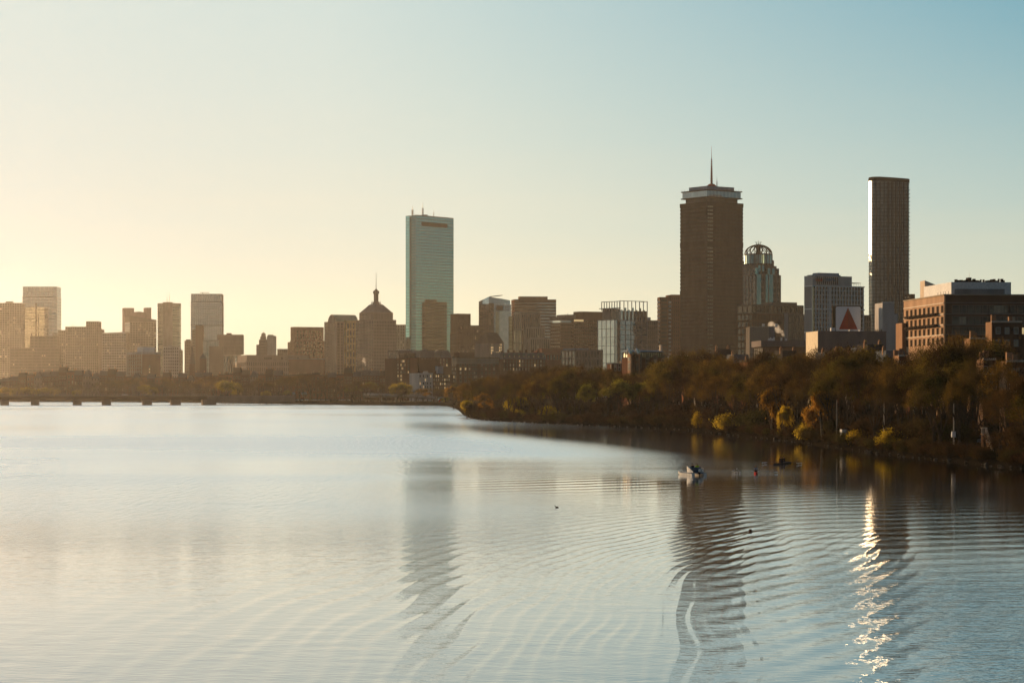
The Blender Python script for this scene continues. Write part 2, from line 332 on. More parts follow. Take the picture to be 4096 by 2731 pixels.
def ground_mesh():
    offs = [(0, -0.5), (1.2, 0.35), (4, 1.0), (10, 1.5), (20, 2.0), (75, 2.0)]
    n = len(SHORE); v = []
    for o, z in offs:
        for (x, y), d in zip(SHORE, DIRS):
            j = 0.6 * math.sin(y * 0.23 + x * 0.31) + 0.4 * math.sin(y * 0.71 + x * 0.5) if o < 5 else 0
            v.append((x + d[0] * (o + j * 0.5), y + d[1] * (o + j * 0.5), z))
    a0, a1 = R(158), R(-8)
    for i in range(n):
        f = i / (n - 1); p = SHORE_PX[i][0]
        t = (PX(p, 9000)) if p < 1800 else None
        if t is not None: v.append((max(-9000, min(9000, t)), 9000, 2.0))
        else:
            g = (i - 12) / (n - 13); v.append((min(9000, -1000 + 14000 * g), 9000 if g < 0.72 else 9000 * (1 - g) / 0.28 + 150, 2.0))
    q = [(r * n + i, r * n + i + 1, (r + 1) * n + i + 1, (r + 1) * n + i) for r in range(len(offs)) for i in range(n - 1)]
    m, t, b = newmat('park_ground'); co = node(t, 'ShaderNodeNewGeometry').outputs['Position']
    c = ramp(t, noise(t, co, 0.035, 5), [(0.42, (0.035, 0.028, 0.017)), (0.60, (0.04, 0.036, 0.016)), (0.78, (0.055, 0.070, 0.018))])
    sz = node(t, 'ShaderNodeSeparateXYZ'); t.links.new(co, sz.inputs[0]); mr = node(t, 'ShaderNodeMapRange'); t.links.new(sz.outputs[2], mr.inputs[0]); mr.inputs[1].default_value = 1.2; mr.inputs[2].default_value = 1.95
    bank_shade = node(t, 'ShaderNodeMix', data_type='RGBA'); t.links.new(mr.outputs[0], bank_shade.inputs[0]); bank_shade.inputs[6].default_value = (0.016, 0.012, 0.008, 1); t.links.new(c, bank_shade.inputs[7]); c = bank_shade.outputs[2]      # shade put into the colour low on the sun-facing bank
    c2 = ramp(t, noise(t, co, 1.1, 4), [(0.3, (0.7,) * 3), (0.7, (1.15,) * 3)])
    t.links.new(mul(t, c, c2), b.inputs['Base Color']); b.inputs['Roughness'].default_value = 1; b.inputs['Specular IOR Level'].default_value = 0
    return npmesh('ground', v, q, m, smooth=True)
tag(link('ground', ground_mesh()), kind='structure')

RAIL = [(40, 1060), (55, 960), (68, 850), (77, 733), (82, 672), (88, 580), (90, 436), (86, 360), (84, 300)]
def offset_line(line, o):
    out = []
    for i, p in enumerate(line):
        a = Vector(line[max(i - 1, 0)]); b = Vector(line[min(i + 1, len(line) - 1)]); d = (b - a).normalized()
        out.append((p[0] - d.y * o, p[1] + d.x * o))
    return out
def strip(name, line, o0, o1, z, m):
    a = offset_line(line, o0); b = offset_line(line, o1); n = len(line)
    v = [(x, y, z) for x, y in a] + [(x, y, z) for x, y in b]
    return tag(link(name, npmesh(name, v, [(i, i + 1, n + i + 1, n + i) for i in range(n - 1)], m)), kind='structure')
m, t, b = newmat('asphalt'); co = node(t, 'ShaderNodeNewGeometry').outputs['Position']
t.links.new(ramp(t, noise(t, co, 0.8, 6), [(0.3, (0.038,) * 3), (0.7, (0.062,) * 3)]), b.inputs['Base Color']); b.inputs['Roughness'].default_value = 0.9; b.inputs['Specular IOR Level'].default_value = 0.1
MATS['asphalt'] = m
strip('riverside_road', RAIL, 1.2, 15, 2.02, m)
strip('road_centre_line', RAIL, 7.9, 8.15, 2.026, M['white'])
FAR_ROAD = [(-900, 2010), (-330, 1990), (-180, 1930), (-140, 1800), (-100, 1735), (-70, 1700), (-40, 1680)]
strip('esplanade_road', FAR_ROAD, -6, 6, 2.02, MATS['asphalt'])

# ------------------------------------------------------------------ trees and shrubs
def leafmat(name, stops, trans=0.4, nsc=0.25):
    m, t, b = newmat(name); co = objco(t)
    rnd = node(t, 'ShaderNodeObjectInfo').outputs['Random']
    c = ramp(t, rnd, stops)
    c = mul(t, c, ramp(t, noise(t, co, nsc, 3), [(0.36, (0.45,) * 3), (0.64, (1.45,) * 3)]))
    c = mul(t, c, ramp(t, noise(t, co, 2.2, 1), [(0.3, (0.75,) * 3), (0.7, (1.2,) * 3)]))
    df = node(t, 'ShaderNodeBsdfDiffuse'); tr = node(t, 'ShaderNodeBsdfTranslucent'); mx = node(t, 'ShaderNodeMixShader'); mx.inputs[0].default_value = trans
    t.links.new(c, df.inputs[0]); t.links.new(c, tr.inputs[0]); t.links.new(df.outputs[0], mx.inputs[1]); t.links.new(tr.outputs[0], mx.inputs[2])
    t.links.new(mx.outputs[0], t.nodes['Material Output'].inputs[0]); MATS[name] = m; return m
M['bark'] = mat('bark', (0.055, 0.042, 0.03), 0.95, 0.3, 0.8)
M['bark_pale'] = mat('birch_bark', (0.17, 0.145, 0.11), 0.9, 0.3, 0.8)
M['bud'] = leafmat('twigs_and_buds', [(0.0, (0.026, 0.014, 0.006)), (0.35, (0.045, 0.026, 0.008)), (0.60, (0.112, 0.064, 0.012)), (0.80, (0.066, 0.046, 0.010)), (1.0, (0.034, 0.022, 0.008))], 0.45)
M['spring'] = leafmat('spring_leaves', [(0.0, (0.12, 0.115, 0.018)), (1.0, (0.17, 0.135, 0.018))], 0.45)
M['willow'] = leafmat('willow_leaves', [(0.0, (0.30, 0.23, 0.022)), (1.0, (0.36, 0.24, 0.02))], 0.5)
M['orange'] = leafmat('orange_catkins', [(0.0, (0.26, 0.13, 0.02)), (1.0, (0.30, 0.16, 0.022))], 0.45)
M['olive'] = leafmat('olive_leaves', [(0.0, (0.042, 0.036, 0.007)), (1.0, (0.085, 0.060, 0.009))], 0.5)
M['thicket'] = leafmat('thicket_twigs', [(0.0, (0.042, 0.022, 0.012)), (0.6, (0.055, 0.033, 0.013)), (1.0, (0.046, 0.044, 0.012))], 0.3)

def blades(cen, wid, leng, along=None, mix=0.0, g=nrg):
    n = len(cen); d = g.normal(size=(n, 3))
    if along is not None: d = d * (1 - mix) + along * mix * 1.7
    d /= np.linalg.norm(d, axis=1)[:, None]
    s = np.cross(d, g.normal(size=(n, 3))); s /= np.linalg.norm(s, axis=1)[:, None]
    w = (wid * g.uniform(0.6, 1.4, n))[:, None] / 2; l = (leng * g.uniform(0.6, 1.4, n))[:, None] / 2
    v = np.stack([cen - d*l - s*w, cen - d*l + s*w, cen + d*l + s*w*0.6, cen + d*l - s*w*0.6], 1).reshape(-1, 3)
    return v, np.arange(4 * n).reshape(n, 4)

def tree_proto(name, seed, H, W, leaf, style, bark=None, trunk_frac=0.17, lean=0.0):
    """branching skeleton -> trunk mesh; twig and leaf blades round the branch ends -> crown mesh"""
    rd = random.Random(seed); g = np.random.default_rng(seed)
    segs, tips = [], []
    def grow(p, d, Ln, r, lev):
        for i in range(2):
            d = (d + Vector((rd.uniform(-1, 1), rd.uniform(-1, 1), rd.uniform(-0.3, 0.8))) * 0.16).normalized()
            q = p + d * (Ln / 2); r1 = r * 0.82; segs.append((p, q, r, r1, lev)); p, r = q, r1
        if lev == 0: tips.append((p, d)); return
        for k in range(rd.choice((2, 3, 3)) if lev > 1 else 3):
            ax = Vector((rd.uniform(-1, 1), rd.uniform(-1, 1), rd.uniform(-1, 1))).normalized()
            nd = (d + (ax - d * ax.dot(d)).normalized() * rd.uniform(0.35, 0.95)).normalized()
            nd = (nd + Vector((0, 0, 0.12 if style != 'willow' else -0.05))).normalized()
            grow(p, nd, Ln * rd.uniform(0.62, 0.82), r * 0.62, lev - 1)
    base = Vector((0, 0, -0.6)); top = Vector((lean * 2, 0, H * trunk_frac)); rt = H * 0.020 + 0.07
    segs.append((base, top, rt * 1.25, rt, 9))
    for k in range(rd.choice((4, 5))):
        a = k * 1.35 + rd.uniform(-.4, .4); u = rd.uniform(0.5, 1.0) if k else 0.15
        grow(base.lerp(top, rd.uniform(0.75, 1.0)), Vector((math.cos(a) * u + lean, math.sin(a) * u, 1.0)).normalized(), H * 0.24, rt * 0.62, 3)
    P = np.array([t[0] for t in tips]); Dn = np.array([t[1] for t in tips])
    zt = top.z; c0 = np.array([P[:, 0].mean(), P[:, 1].mean()]); sxy = (W * 0.46) / np.percentile(np.hypot(*(P[:, :2] - c0).T), 92); sz = (H * 0.97 - zt) / (np.percentile(P[:, 2], 98) - zt)
    def fit(p):
        k = min(1.0, max(0.0, (p[2]) / max(zt, .1)))
        return Vector((p[0] * (1 + (sxy - 1) * k), p[1] * (1 + (sxy - 1) * k), p[2] if p[2] < zt else zt + (p[2] - zt) * sz))
    mb = MB()
    for p, q, r0, r1, lev in segs:
        if lev == 0 and style != 'bare': continue
        mb.tube(fit(p), fit(q), r0, r1, 6 if lev == 9 else (5 if lev >= 2 else 3))
    trunk = mb.mesh(name + '_trunk', bark or M['bark'], True)
    P = np.array([fit(p) for p in P])
    def cloud(k, sp):
        i = np.repeat(np.arange(len(P)), k)
        return P[i] + g.normal(size=(len(i), 3)) * sp, Dn[i]
    parts = []
    if style == 'bare':
        c, d = cloud(17, H * np.array([.033, .033, .030])); parts.append(blades(c, 0.065, 1.1, d, 0.55, g))
        c, d = cloud(10, H * np.array([.040, .045, .038])); parts.append(blades(c, 0.17, 0.28, None, 0, g))
    elif style == 'leafy':
        c, d = cloud(42, H * np.array([.042, .042, .036])); parts.append(blades(c, 0.24, 0.36, None, 0, g))
    elif style == 'willow':
        c, d = cloud(46, H * np.array([.05, .05, .03])); c[:, 2] -= np.abs(g.normal(size=len(c))) * H * 0.10
        c[:, 2] = np.maximum(c[:, 2], 0.3 + g.uniform(0, 1, len(c))); dn = np.tile([0, 0, -1.0], (len(c), 1))
        parts.append(blades(c, 0.14, 0.60, dn, 0.6, g))
    vs_, qs_, n = [], [], 0
    for v, q in parts: vs_.append(v); qs_.append(q + n); n += len(v)
    crown = npmesh(name + '_crown', np.concatenate(vs_), np.concatenate(qs_), leaf)
    return trunk, crown
def bush_proto(name, seed, H, W, leaf, n=1500, bw=0.13, bl=0.3):
    g = np.random.default_rng(seed); rd = random.Random(seed); mb = MB(); ends = []
    for k in range(16):
        a = k * 2.4; u = math.sqrt((k + .5) / 16) * W * 0.46; h = H * (1 - 0.45 * (u / W * 2) ** 2) * rd.uniform(.65, .95)
        e = Vector((u * math.cos(a), u * math.sin(a), h)); m_ = e * 0.5 + Vector((0, 0, H * .08))
        mb.tube((e.x * .12, e.y * .12, -.3), m_, 0.06, 0.04, 4); mb.tube(m_, e, 0.04, 0.015, 4); ends += [e, m_, e.lerp(m_, .4)]
    P = np.array(ends); i = g.integers(0, len(P), n)
    c = P[i] + g.normal(size=(n, 3)) * np.array([W * .085, W * .085, H * .10]); c[:, 2] = np.maximum(c[:, 2], 0.05)
    v, q = blades(c, bw, bl, None, 0, g)
    return mb.mesh(name + '_stems', M['bark'], False), npmesh(name + '_crown', v, q, leaf)

PROTO = {}
for i in range(6): PROTO['bare%d' % i] = tree_proto('bare_tree', 20 + i, 20, [15, 13, 17, 11, 14, 10][i], M['bud'], 'bare', None, [.17, .22, .15, .26, .2, .14][i])
for i in range(2): PROTO['spring%d' % i] = tree_proto('spring_tree', 40 + i, 14, [13.5, 10][i], M['spring'], 'leafy', None, 0.22)
for i in range(3): PROTO['willow%d' % i] = tree_proto('willow', 50 + i, 9, [9, 8, 10][i], M['willow'], 'willow', None, 0.2)
for i in range(2): PROTO['olive%d' % i] = tree_proto('olive_tree', 44 + i, 19, [15, 12][i], M['olive'], 'leafy', None, 0.2)
PROTO['orange0'] = tree_proto('orange_tree', 61, 10, 10, M['orange'], 'leafy', None, 0.15)
PROTO['lean0'] = tree_proto('leaning_birch', 71, 11, 6, M['orange'], 'willow', M['bark_pale'], 0.45, -0.35)
PROTO['bush0'] = bush_proto('yellow_bush', 81, 4.5, 6.5, M['willow'], 1900, 0.14, 0.34)
PROTO['bush1'] = bush_proto('yellow_bush', 82, 4.5, 5.5, M['willow'], 1700, 0.14, 0.34)
for i in range(3): PROTO['thicket%d' % i] = bush_proto('thicket', 90 + i, 2.6, 4.2, M['thicket'], 1300, 0.07, 0.42)
HT = dict(bare=20, olive=19, spring=14, willow=9, orange=10, lean=11, bush=4.5, thicket=2.6)
def place_tree(kind, name, x, y, z, h, label, group=None, cat='tree', wide=1.0, rz=None):
    k = kind.rstrip('0123456789'); s = h / HT[k]
    o = empty(name, (x, y, z), rng.uniform(0, 6.28) if rz is None else rz, label, cat, group)
    o.scale = (s * wide, s * wide, s)
    bushy = k in ('bush', 'thicket')
    link('stems' if bushy else 'trunk', PROTO[kind][0], o); link('crown', PROTO[kind][1], o)
    return o
def at_tree(kind, name, px, D, ytop, label, z=1.2, **kw):
    return place_tree(kind, name, PX(px, D), D, z, PZ(ytop, D) - z, label, **kw)

TOPP = [(1810,1545),(1840,1530),(1900,1508),(2000,1503),(2080,1472),(2200,1460),(2330,1450),(2430,1475),(2520,1488),(2600,1478),(2660,1425),(2720,1398),(2800,1405),
        (2900,1430),(3000,1440),(3100,1428),(3200,1398),(3300,1402),(3450,1385),(3560,1390),(3700,1402),(3780,1348),(3860,1340),(3930,1410),(4096,1450),(4300,1400)]
def ytop(px): return float(np.interp(px, [a for a, _ in TOPP], [b for _, b in TOPP]))
G_FOREST = 'bare brown trees of the wooded right bank'
L_FOREST = 'bare brown-twigged tree in the crowded wood along the right bank'
px = 1822.0; ntree = 0
while px < 4330:
    D0 = shore_D(px); w = 0.5
    for j, (f, hf) in enumerate(((rng.uniform(10, 24), rng.uniform(.62, .8)), (rng.uniform(45, 75), rng.uniform(.8, .95)), (rng.uniform(95, 150), 1.0))):
        D = D0 + f * (1.7 if px < 2700 else 1.15); p = px + rng.uniform(-16, 16)
        if j == 0 and (2400 < p < 2560 or 3895 < p < 3985 or 3795 < p < 3835): continue
        X_ = PX(p, D); rx = float(np.interp(-D, [-b for _, b in RAIL], [a for a, _ in RAIL]))
        if rx - 1 < X_ < rx + 16: X_ = rx - rng.uniform(2.5, 5) if X_ < rx + 7 else rx + rng.uniform(18, 22)
        z = 2.0 if j else 1.5
        yt = ytop(p) - 10 + rng.uniform(0, 30) if j == 2 else ytop(p) - 6
        h = (PZ(yt, D) - z) * (hf if j < 2 else 1)
        h = max(6.5, min(27, h)) * rng.uniform(.92, 1.03)
        if rng.random() < (.34 if p < 2700 else .20): place_tree('olive%d' % rng.randrange(2), 'olive_tree', X_, D, z, h * .96, 'olive-green tree in new leaf among the bare brown trees of the right bank', 'olive trees of the wooded right bank', wide=rng.uniform(.85, 1.1))
        else: place_tree('bare%d' % rng.randrange(6), 'bare_tree', X_, D, z, h, L_FOREST, G_FOREST, wide=rng.uniform(.8, 1.15))
        ntree += 1
    px += 27 if px < 2700 else (33 if px < 3400 else 40)

at_tree('willow0', 'willow_tree', 1868, 944, 1602, 'yellow-green willow hanging over the water at the wooded point', 0.4, rz=0.4)
at_tree('orange0', 'orange_tree', 1935, 908, 1576, 'broad orange-yellow tree right beside the willow at the point', 0.8)
at_tree('orange0', 'orange_tree', 1815, 1320, 1548, 'small orange-brown tree at the water where the far bank meets the wood', 0.8)
at_tree('willow1', 'willow_tree', 1782, 1560, 1588, 'low yellow-green willow beside the mural end of the overpass', 0.8, wide=1.3)
at_tree('willow2', 'willow_tree', 2062, 880, 1586, 'arching yellow-green willow with a drooping crown in front of dark trunks', 0.9)
at_tree('bush1', 'willow_shrub', 2078, 862, 1634, 'round yellow-green shrub at the water under the arching willow', 0.5, cat='shrub')
at_tree('spring1', 'spring_tree', 2140, 868, 1530, 'tall thin greening tree with forked dark limbs behind the willow', 1.2, wide=.9)
at_tree('bush0', 'willow_shrub', 2196, 845, 1618, 'olive-green shrub on the bank below the forked greening tree', 0.8, cat='shrub')
at_tree('spring0', 'spring_tree', 2470, 775, 1524, 'big round olive-green tree standing on the grassy bank', 1.2, wide=1.06)
at_tree('spring1', 'spring_tree', 2555, 770, 1534, 'olive-green tree overlapping the big round tree', 1.2, wide=1.2)
at_tree('spring1', 'spring_tree', 2345, 790, 1540, 'slim olive tree before the dark trunks on the grassy bank', 1.2, wide=.8)
at_tree('bush1', 'willow_shrub', 2790, 678, 1646, 'narrow golden shrub leaning at the water edge', 0.6, cat='shrub', wide=.55)
at_tree('bush0', 'willow_shrub', 2914, 632, 1648, 'large rounded golden bush at the water', 0.4, cat='shrub', wide=1.1)
at_tree('willow1', 'willow_tree', 3146, 556, 1626, 'upright golden-green willow at the water edge above the double scull', 0.5, wide=.62)
at_tree('bush1', 'willow_shrub', 3216, 536, 1690, 'rounded golden bush right beside the upright willow', 0.4, cat='shrub', wide=.85)
at_tree('lean0', 'birch_tree', 3085, 578, 1545, 'leaning golden birch high on the bank behind the upright willow', 1.6, rz=2.6)
at_tree('lean0', 'birch_tree', 3290, 515, 1562, 'leaning golden-leaved birch with pale trunk beside the white cabinet', 1.6, rz=0.2)
at_tree('bush0', 'willow_shrub', 3432, 486, 1712, 'sprawling golden-brown bush below the white cabinet', 0.6, cat='shrub', wide=.95)
at_tree('bush1', 'willow_shrub', 3556, 452, 1712, 'golden bush in front of the parked blue car', 0.5, cat='shrub', wide=1.0)
G_TH = 'brown thicket shrubs along the right bank'
L_TH = 'low brown thicket shrub in the undergrowth of the right bank'
for k in range(120):
    p = 1872 + k * 20.5 + rng.uniform(-8, 8); D = shore_D(p)
    if 3905 < p < 3990 or 3800 < p < 3832: continue
    o = rng.uniform(0.5, 3.5) * (1 if p > 2300 else 1.5)
    place_tree('thicket%d' % (k % 3), 'thicket_shrub', PX(p, D) + o, D + o * .3, 0.4, 2.3 * rng.uniform(.8, 1.5) * (1.2 if p < 2700 else 1), L_TH, G_TH, 'shrub', wide=rng.uniform(.9, 1.3))
for k in range(150):
    p = 1850 + k * 16.5 + rng.uniform(-10, 10); D = shore_D(p) + rng.choice((rng.uniform(14, 34), rng.uniform(60, 130))); x = PX(p, D)
    if x > 40: 
        rx = float(np.interp(-D, [-b for _, b in RAIL], [a for a, _ in RAIL]))
        if rx - 1.5 < x < rx + 17: x = rx + rng.choice((-3.0, 18.5))
    if (2080 < p < 2640 or 3890 < p < 3990) and D < shore_D(p) + 60: continue
    place_tree('thicket%d' % (k % 3), 'thicket_shrub', x, D, 1.8, rng.uniform(3.2, 6.0), L_TH, G_TH, 'shrub', wide=rng.uniform(.9, 1.2))

# far bank: esplanade trees behind the bridge
G_FAR = 'hazy brown trees along the far bank'
for k in range(112):
    p = -120 + k * 17.3 + rng.uniform(-7, 7)
    if p > 1800: break
    D = shore_D(p) + rng.uniform(18, 150); yt = float(np.interp(p, [-100, 380, 450, 620, 700, 880, 1000, 1250, 1420, 1560, 1700, 1800], [1540, 1530, 1508, 1512, 1510, 1500, 1518, 1498, 1520, 1545, 1550, 1540])) + rng.uniform(-4, 26)
    h = max(5.5, PZ(yt, D) - 2)
    place_tree('bare%d' % rng.randrange(4), 'bare_tree', PX(p, D), D, 2.0, h, 'hazy bare brown tree in the row along the far bank', G_FAR, wide=rng.uniform(.9, 1.3))
for kind, p, yt, lab, wd_ in (
    ('willow0', 22, 1550, 'golden willow beyond the bridge at the left edge of the photo', 1.5), ('willow1', 62, 1553, 'small golden willow just right of the leftmost one behind the bridge', 1.1),
    ('willow2', 114, 1549, 'golden willow with a notched crown, second clump behind the bridge', 1.3), ('willow0', 186, 1551, 'wide golden willow, third clump behind the bridge', 1.5),
    ('willow1', 222, 1556, 'low golden willow at the right end of the clumps behind the bridge', 1.1), ('willow1', 308, 1558, 'faint golden willow above the third bridge pier', 1.1),
    ('willow1', 590, 1540, 'faint golden willow in the glare above the fifth bridge pier', 1.5)):
    at_tree(kind, 'willow_tree', p, shore_D(p) + 28, yt, lab, 1.6, wide=wd_)
for kind, p, off, yt, lab, wd_ in (
    ('willow2', 1062, 3, 1563, 'slanting golden willow on the far bank at the end of the bridge', 0.9), ('spring0', 1148, 22, 1562, 'round dark olive tree on the far bank left of the parked cars', 0.9),
    ('spring1', 1415, 60, 1538, 'olive tree left of the yellow tree above the overpass', 1.3), ('spring0', 1482, 90, 1530, 'rounded olive-gold tree above the sunlit bend of the overpass', 1.2),
    ('willow0', 1602, 60, 1532, 'bright golden tree in front of the dark brick office block', 1.15), ('orange0', 1692, 70, 1556, 'low russet tree at the foot of the white apartment house', 1.3),
    ('willow1', 915, 20, 1522, 'pale golden-green tree in the haze left of the far bank houses', 1.3)):
    at_tree(kind, 'far_bank_tree', p, shore_D(p) + off, yt, lab, 1.6, wide=wd_)
# ------------------------------------------------------------------ buildings
GZ = 2.0
class Bld:
    """a building whose nearest vertical edge stands at photo column xc, distance D; local x runs along its right-hand face, local y along its left-hand face"""
    def __init__(s, name, label, cat, xl, xc, xr, D, th=30.0, depth=None, group=None):
        t = R(th); u = (math.cos(t), math.sin(t)); v = (-math.sin(t), math.cos(t))
        C = (PX(xc, D), D); tr = (xr - CX) / F; tl = (xl - CX) / F
        s.a = (tr * C[1] - C[0]) / (u[0] - tr * u[1])
        s.b = depth if depth else (tl * C[1] - C[0]) / (v[0] - tl * v[1])
        s.D, s.C, s.u, s.v, s.th = D, C, u, v, t
        s.root = empty(name, (C[0], C[1], GZ), t, label, cat, group); s.n = name
    def h(s, py, x=0, y=0):
        """local height whose photo row is py above local point (x, y)"""
        Y = s.C[1] + x * s.u[1] + y * s.v[1]
        return PZ(py, Y) - GZ
    def fx(s, px):
        """local x on the right-hand face seen at photo column px"""
        t = (px - CX) / F; return (t * s.C[1] - s.C[0]) / (s.u[0] - t * s.u[1])
    def fy(s, px):
        t = (px - CX) / F; return (t * s.C[1] - s.C[0]) / (s.v[0] - t * s.v[1])
    def part(s, name, m, mb, parent=None, smooth=False): return mb.build(name, m, parent or s.root, smooth=smooth)
    def box(s, name, m, x0, x1, y0, y1, z0, z1, parent=None): return s.part(name, m, MB().box(x0, x1, y0, y1, z0, z1), parent)
    def lattice(s, wall, gl, x0, x1, y0, y1, z0, z1, nf, nx, ny, pier=0.8, band=1.2, d=0.45, top=1.5, pd=1.0, bd=0.7, names=('facade_frame', 'glazing')):
        """glass core with real piers and floor bands standing proud of it"""
        g = MB().box(x0 + d, x1 - d, y0 + d, y1 - d, z0, z1 - 0.4); s.part(names[1], gl, g)
        m = MB(); fh = (z1 - z0 - top) / nf; e = d * (1 - bd); e2 = d * (1 - pd)
        if band:
            for k in range(nf): zz = z0 + k * fh; m.box(x0 + e, x1 - e, y0 + e, y1 - e, zz, zz + band)
        m.box(x0 + e * .7, x1 - e * .7, y0 + e * .7, y1 - e * .7, z1 - top, z1)
        if pier:
            zt = z1 - top * 0.15 if pd >= bd else z1 - top - .05
            for i in range(nx + 1):
                c = x0 + e2 + pier / 2 + (x1 - x0 - pier - 2 * e2) * i / max(nx, 1)
                m.box(c - pier / 2, c + pier / 2, y0 + e2, y0 + d + .3, z0, zt); m.box(c - pier / 2, c + pier / 2, y1 - d - .3, y1 - e2, z0, zt)
            for i in range(1, ny):
                c = y0 + e2 + pier / 2 + (y1 - y0 - pier - 2 * e2) * i / max(ny, 1)
                m.box(x0 + e2, x0 + d + .3, c - pier / 2, c + pier / 2, z0, zt); m.box(x1 - d - .3, x1 - e2, c - pier / 2, c + pier / 2, z0, zt)
        s.part(names[0], wall, m)
    def windows(s, face, us, zs, w, h, mats=('g_win', 'blind', 'lit'), wts=(6, 3, 1), frame='pale', off=0.0):
        """single windows let into a face ('x' = right-hand face, 'y' = left-hand face)"""
        for z in zs:
            for u in us:
                k = rng.choices(range(len(mats)), wts)[0]
                o = link('window', win_mesh(w, h, mats[k], frame), s.root, (u, -off, z) if face == 'x' else (-off, u, z), 0 if face == 'x' else -math.pi / 2)
WIN = {}
def win_mesh(w, h, g, fr):
    k = (round(w, 2), round(h, 2), g, fr)
    if k not in WIN:
        m = MB(); t = 0.14
        m.box(-w/2, w/2, -0.10, 0.2, -h/2 - t, -h/2); m.box(-w/2, w/2, -0.08, 0.2, h/2, h/2 + t)
        m.box(-w/2 - t, -w/2, -0.07, 0.2, -h/2 - t, h/2 + t); m.box(w/2, w/2 + t, -0.07, 0.2, -h/2 - t, h/2 + t)
        m.cm = 1; m.box(-w/2, w/2, -0.03, 0.2, -h/2, h/2)
        WIN[k] = m.mesh('window', [M[fr], M[g]])
    return WIN[k]
def rail_posts(m, x0, x1, y, z0, z1, n, r=0.15):
    for i in range(n + 1): x = x0 + (x1 - x0) * i / n; m.box(x - r, x + r, y - r, y + r, z0, z1)
def mast(b, name, x, y, z0, z1, r=0.5, rings=6, m='steel'):
    t = MB(); t.tube((x, y, z0), (x, y, z0 + (z1 - z0) * .6), r, r * .6); t.tube((x, y, z0 + (z1 - z0) * .6), (x, y, z1), r * .5, r * .2)
    for i in range(rings):
        z = z0 + (z1 - z0) * (.1 + .5 * i / max(1, rings)); t.tube((x - r * 2.6, y, z), (x + r * 2.6, y, z), r * .4, None, 4); t.tube((x, y - r * 2.6, z + .6), (x, y + r * 2.6, z + .6), r * .4, None, 4)
    b.part(name, M[m], t)
nf = lambda H, f=3.9: max(1, int(round(H / f)))

# ---- far left: downtown towers in the glare
b = Bld('office_tower', 'hazy brown tower cut by the left edge of the photo', 'tower', -70, -70, 88, 4150, 4, 40); H = b.h(1211)
b.lattice(M['concrete'], M['g_warm'], 0, b.a, 0, 40, 0, H, nf(H, 4), 16, 8, 1.2, 1.4); b.box('penthouse', M['concrete_dk'], b.fx(20), b.fx(47), 8, 24, H - .2, H + 2.8); mast(b, 'antenna', b.fx(51), 10, H, H + 5, .25, 2)
b = Bld('glass_tower', 'tall pale flat-topped glass tower, tallest at the far left', 'tower', 90, 90, 229, 4300, 2, 46); H = b.h(1146)
b.lattice(M['pale'], M['g_pale'], 0, b.a, 0, 46, 0, H - 19, 30, 8, 6, 0.35, 0.7, 0.35, .6, names=('mullions', 'glazing')); b.lattice(M['pale'], M['g_pale'], .6, b.a - .6, .6, 45.4, H - 18.9, H, 2, 8, 6, 0.5, 0.5, 0.3, .8, names=('crown_frame', 'crown_glazing'))
b.box('recessed_slot', M['brown_metal'], b.fx(142), b.fx(147), -.12, 1, 30, b.h(1212)); b.box('recessed_slot', M['brown_metal'], b.fx(152), b.fx(154.5), -.12, 1, 30, b.h(1255))
b = Bld('office_block', 'hazy stepped office block right of the pale far-left tower', 'building', 231, 231, 408, 4250, 3, 40); H = b.h(1306)
b.lattice(M['concrete'], M['g_warm'], 0, b.fx(261) - .1, 2, 40, 0, b.h(1320), 20, 4, 8, .9, 1.5); b.lattice(M['concrete'], M['g_warm'], b.fx(261), b.fx(345) - .1, 0, 40, 0, H, 24, 9, 8, .9, 1.6)
b.lattice(M['granite'], M['g_warm'], b.fx(345), b.fx(396) - .1, -3, 36, 0, b.h(1285), 26, 6, 8, 1.1, 1.4); b.lattice(M['concrete'], M['g_warm'], b.fx(396), b.a, 1, 36, 0, b.h(1316), 22, 3, 8, .9, 1.5); mast(b, 'antenna', b.fx(290), 6, H, H + 7, .3, 3)
b = Bld('office_block', 'pale hazy block with a gently sloping roof left of the brown gridded tower', 'building', 408, 408, 505, 4200, 3, 34); H = b.h(1333)
b.lattice(M['pale'], M['g_warm'], 0, b.a, 0, 34, 0, H, 22, 10, 6, .8, 1.6); b.part('sloping_roof', M['white'], MB().prism([(0, 0), (b.a, 0), (b.a, 34), (0, 34)], [H + .05] * 4, [H + .6, b.h(1327), b.h(1327), H + .6]))
b = Bld('apartment_slab', 'olive-brown slab with many striped balconies in front of the far-left towers', 'building', 38, 38, 238, 3500, 3, 18); H = b.h(1392)
b.lattice(M['concrete_dk'], M['g_win'], 0, b.a, 0, 18, 0, H, 15, 11, 3, .5, 1.7, .8, 1.4, pd=.6, bd=1); b.lattice(M['concrete_dk'], M['g_win'], b.fx(112), b.fx(225), 18.1, 34, 0, b.h(1343), 20, 7, 3, 1.0, 1.8)
for p_, yt in ((118, 1332), (205, 1330), (213, 1330), (220, 1330)): b.box('chimney', M['concrete_dk'], b.fx(p_) - .8, b.fx(p_) + .8, 20, 22, b.h(1343) - .2, b.h(yt))
b = Bld('office_tower', 'broad brown gridded tower with a slanting top and tall stack blocks behind', 'tower', 500, 519, 626, 4200, 22); H = b.h(1278)
b.lattice(M['concrete'], M['g_warm'], 0, b.a, 0, b.b, 0, H - 4, 30, 10, 4, 1.0, 1.3); b.part('slanted_top', M['concrete_dk'], MB().prism([(0, 0), (b.a, 0), (b.a, b.b), (0, b.b)], [H - 3.9] * 4, [b.h(1262), H, H, b.h(1262)]))
for p0, p1, yt in ((519, 557, 1231), (557, 604, 1248), (605, 626, 1229)): b.box('rear_block', M['mauve'], b.fx(p0), b.fx(p1), b.b + 2, b.b + 22, 0, b.h(yt, 0, b.b))
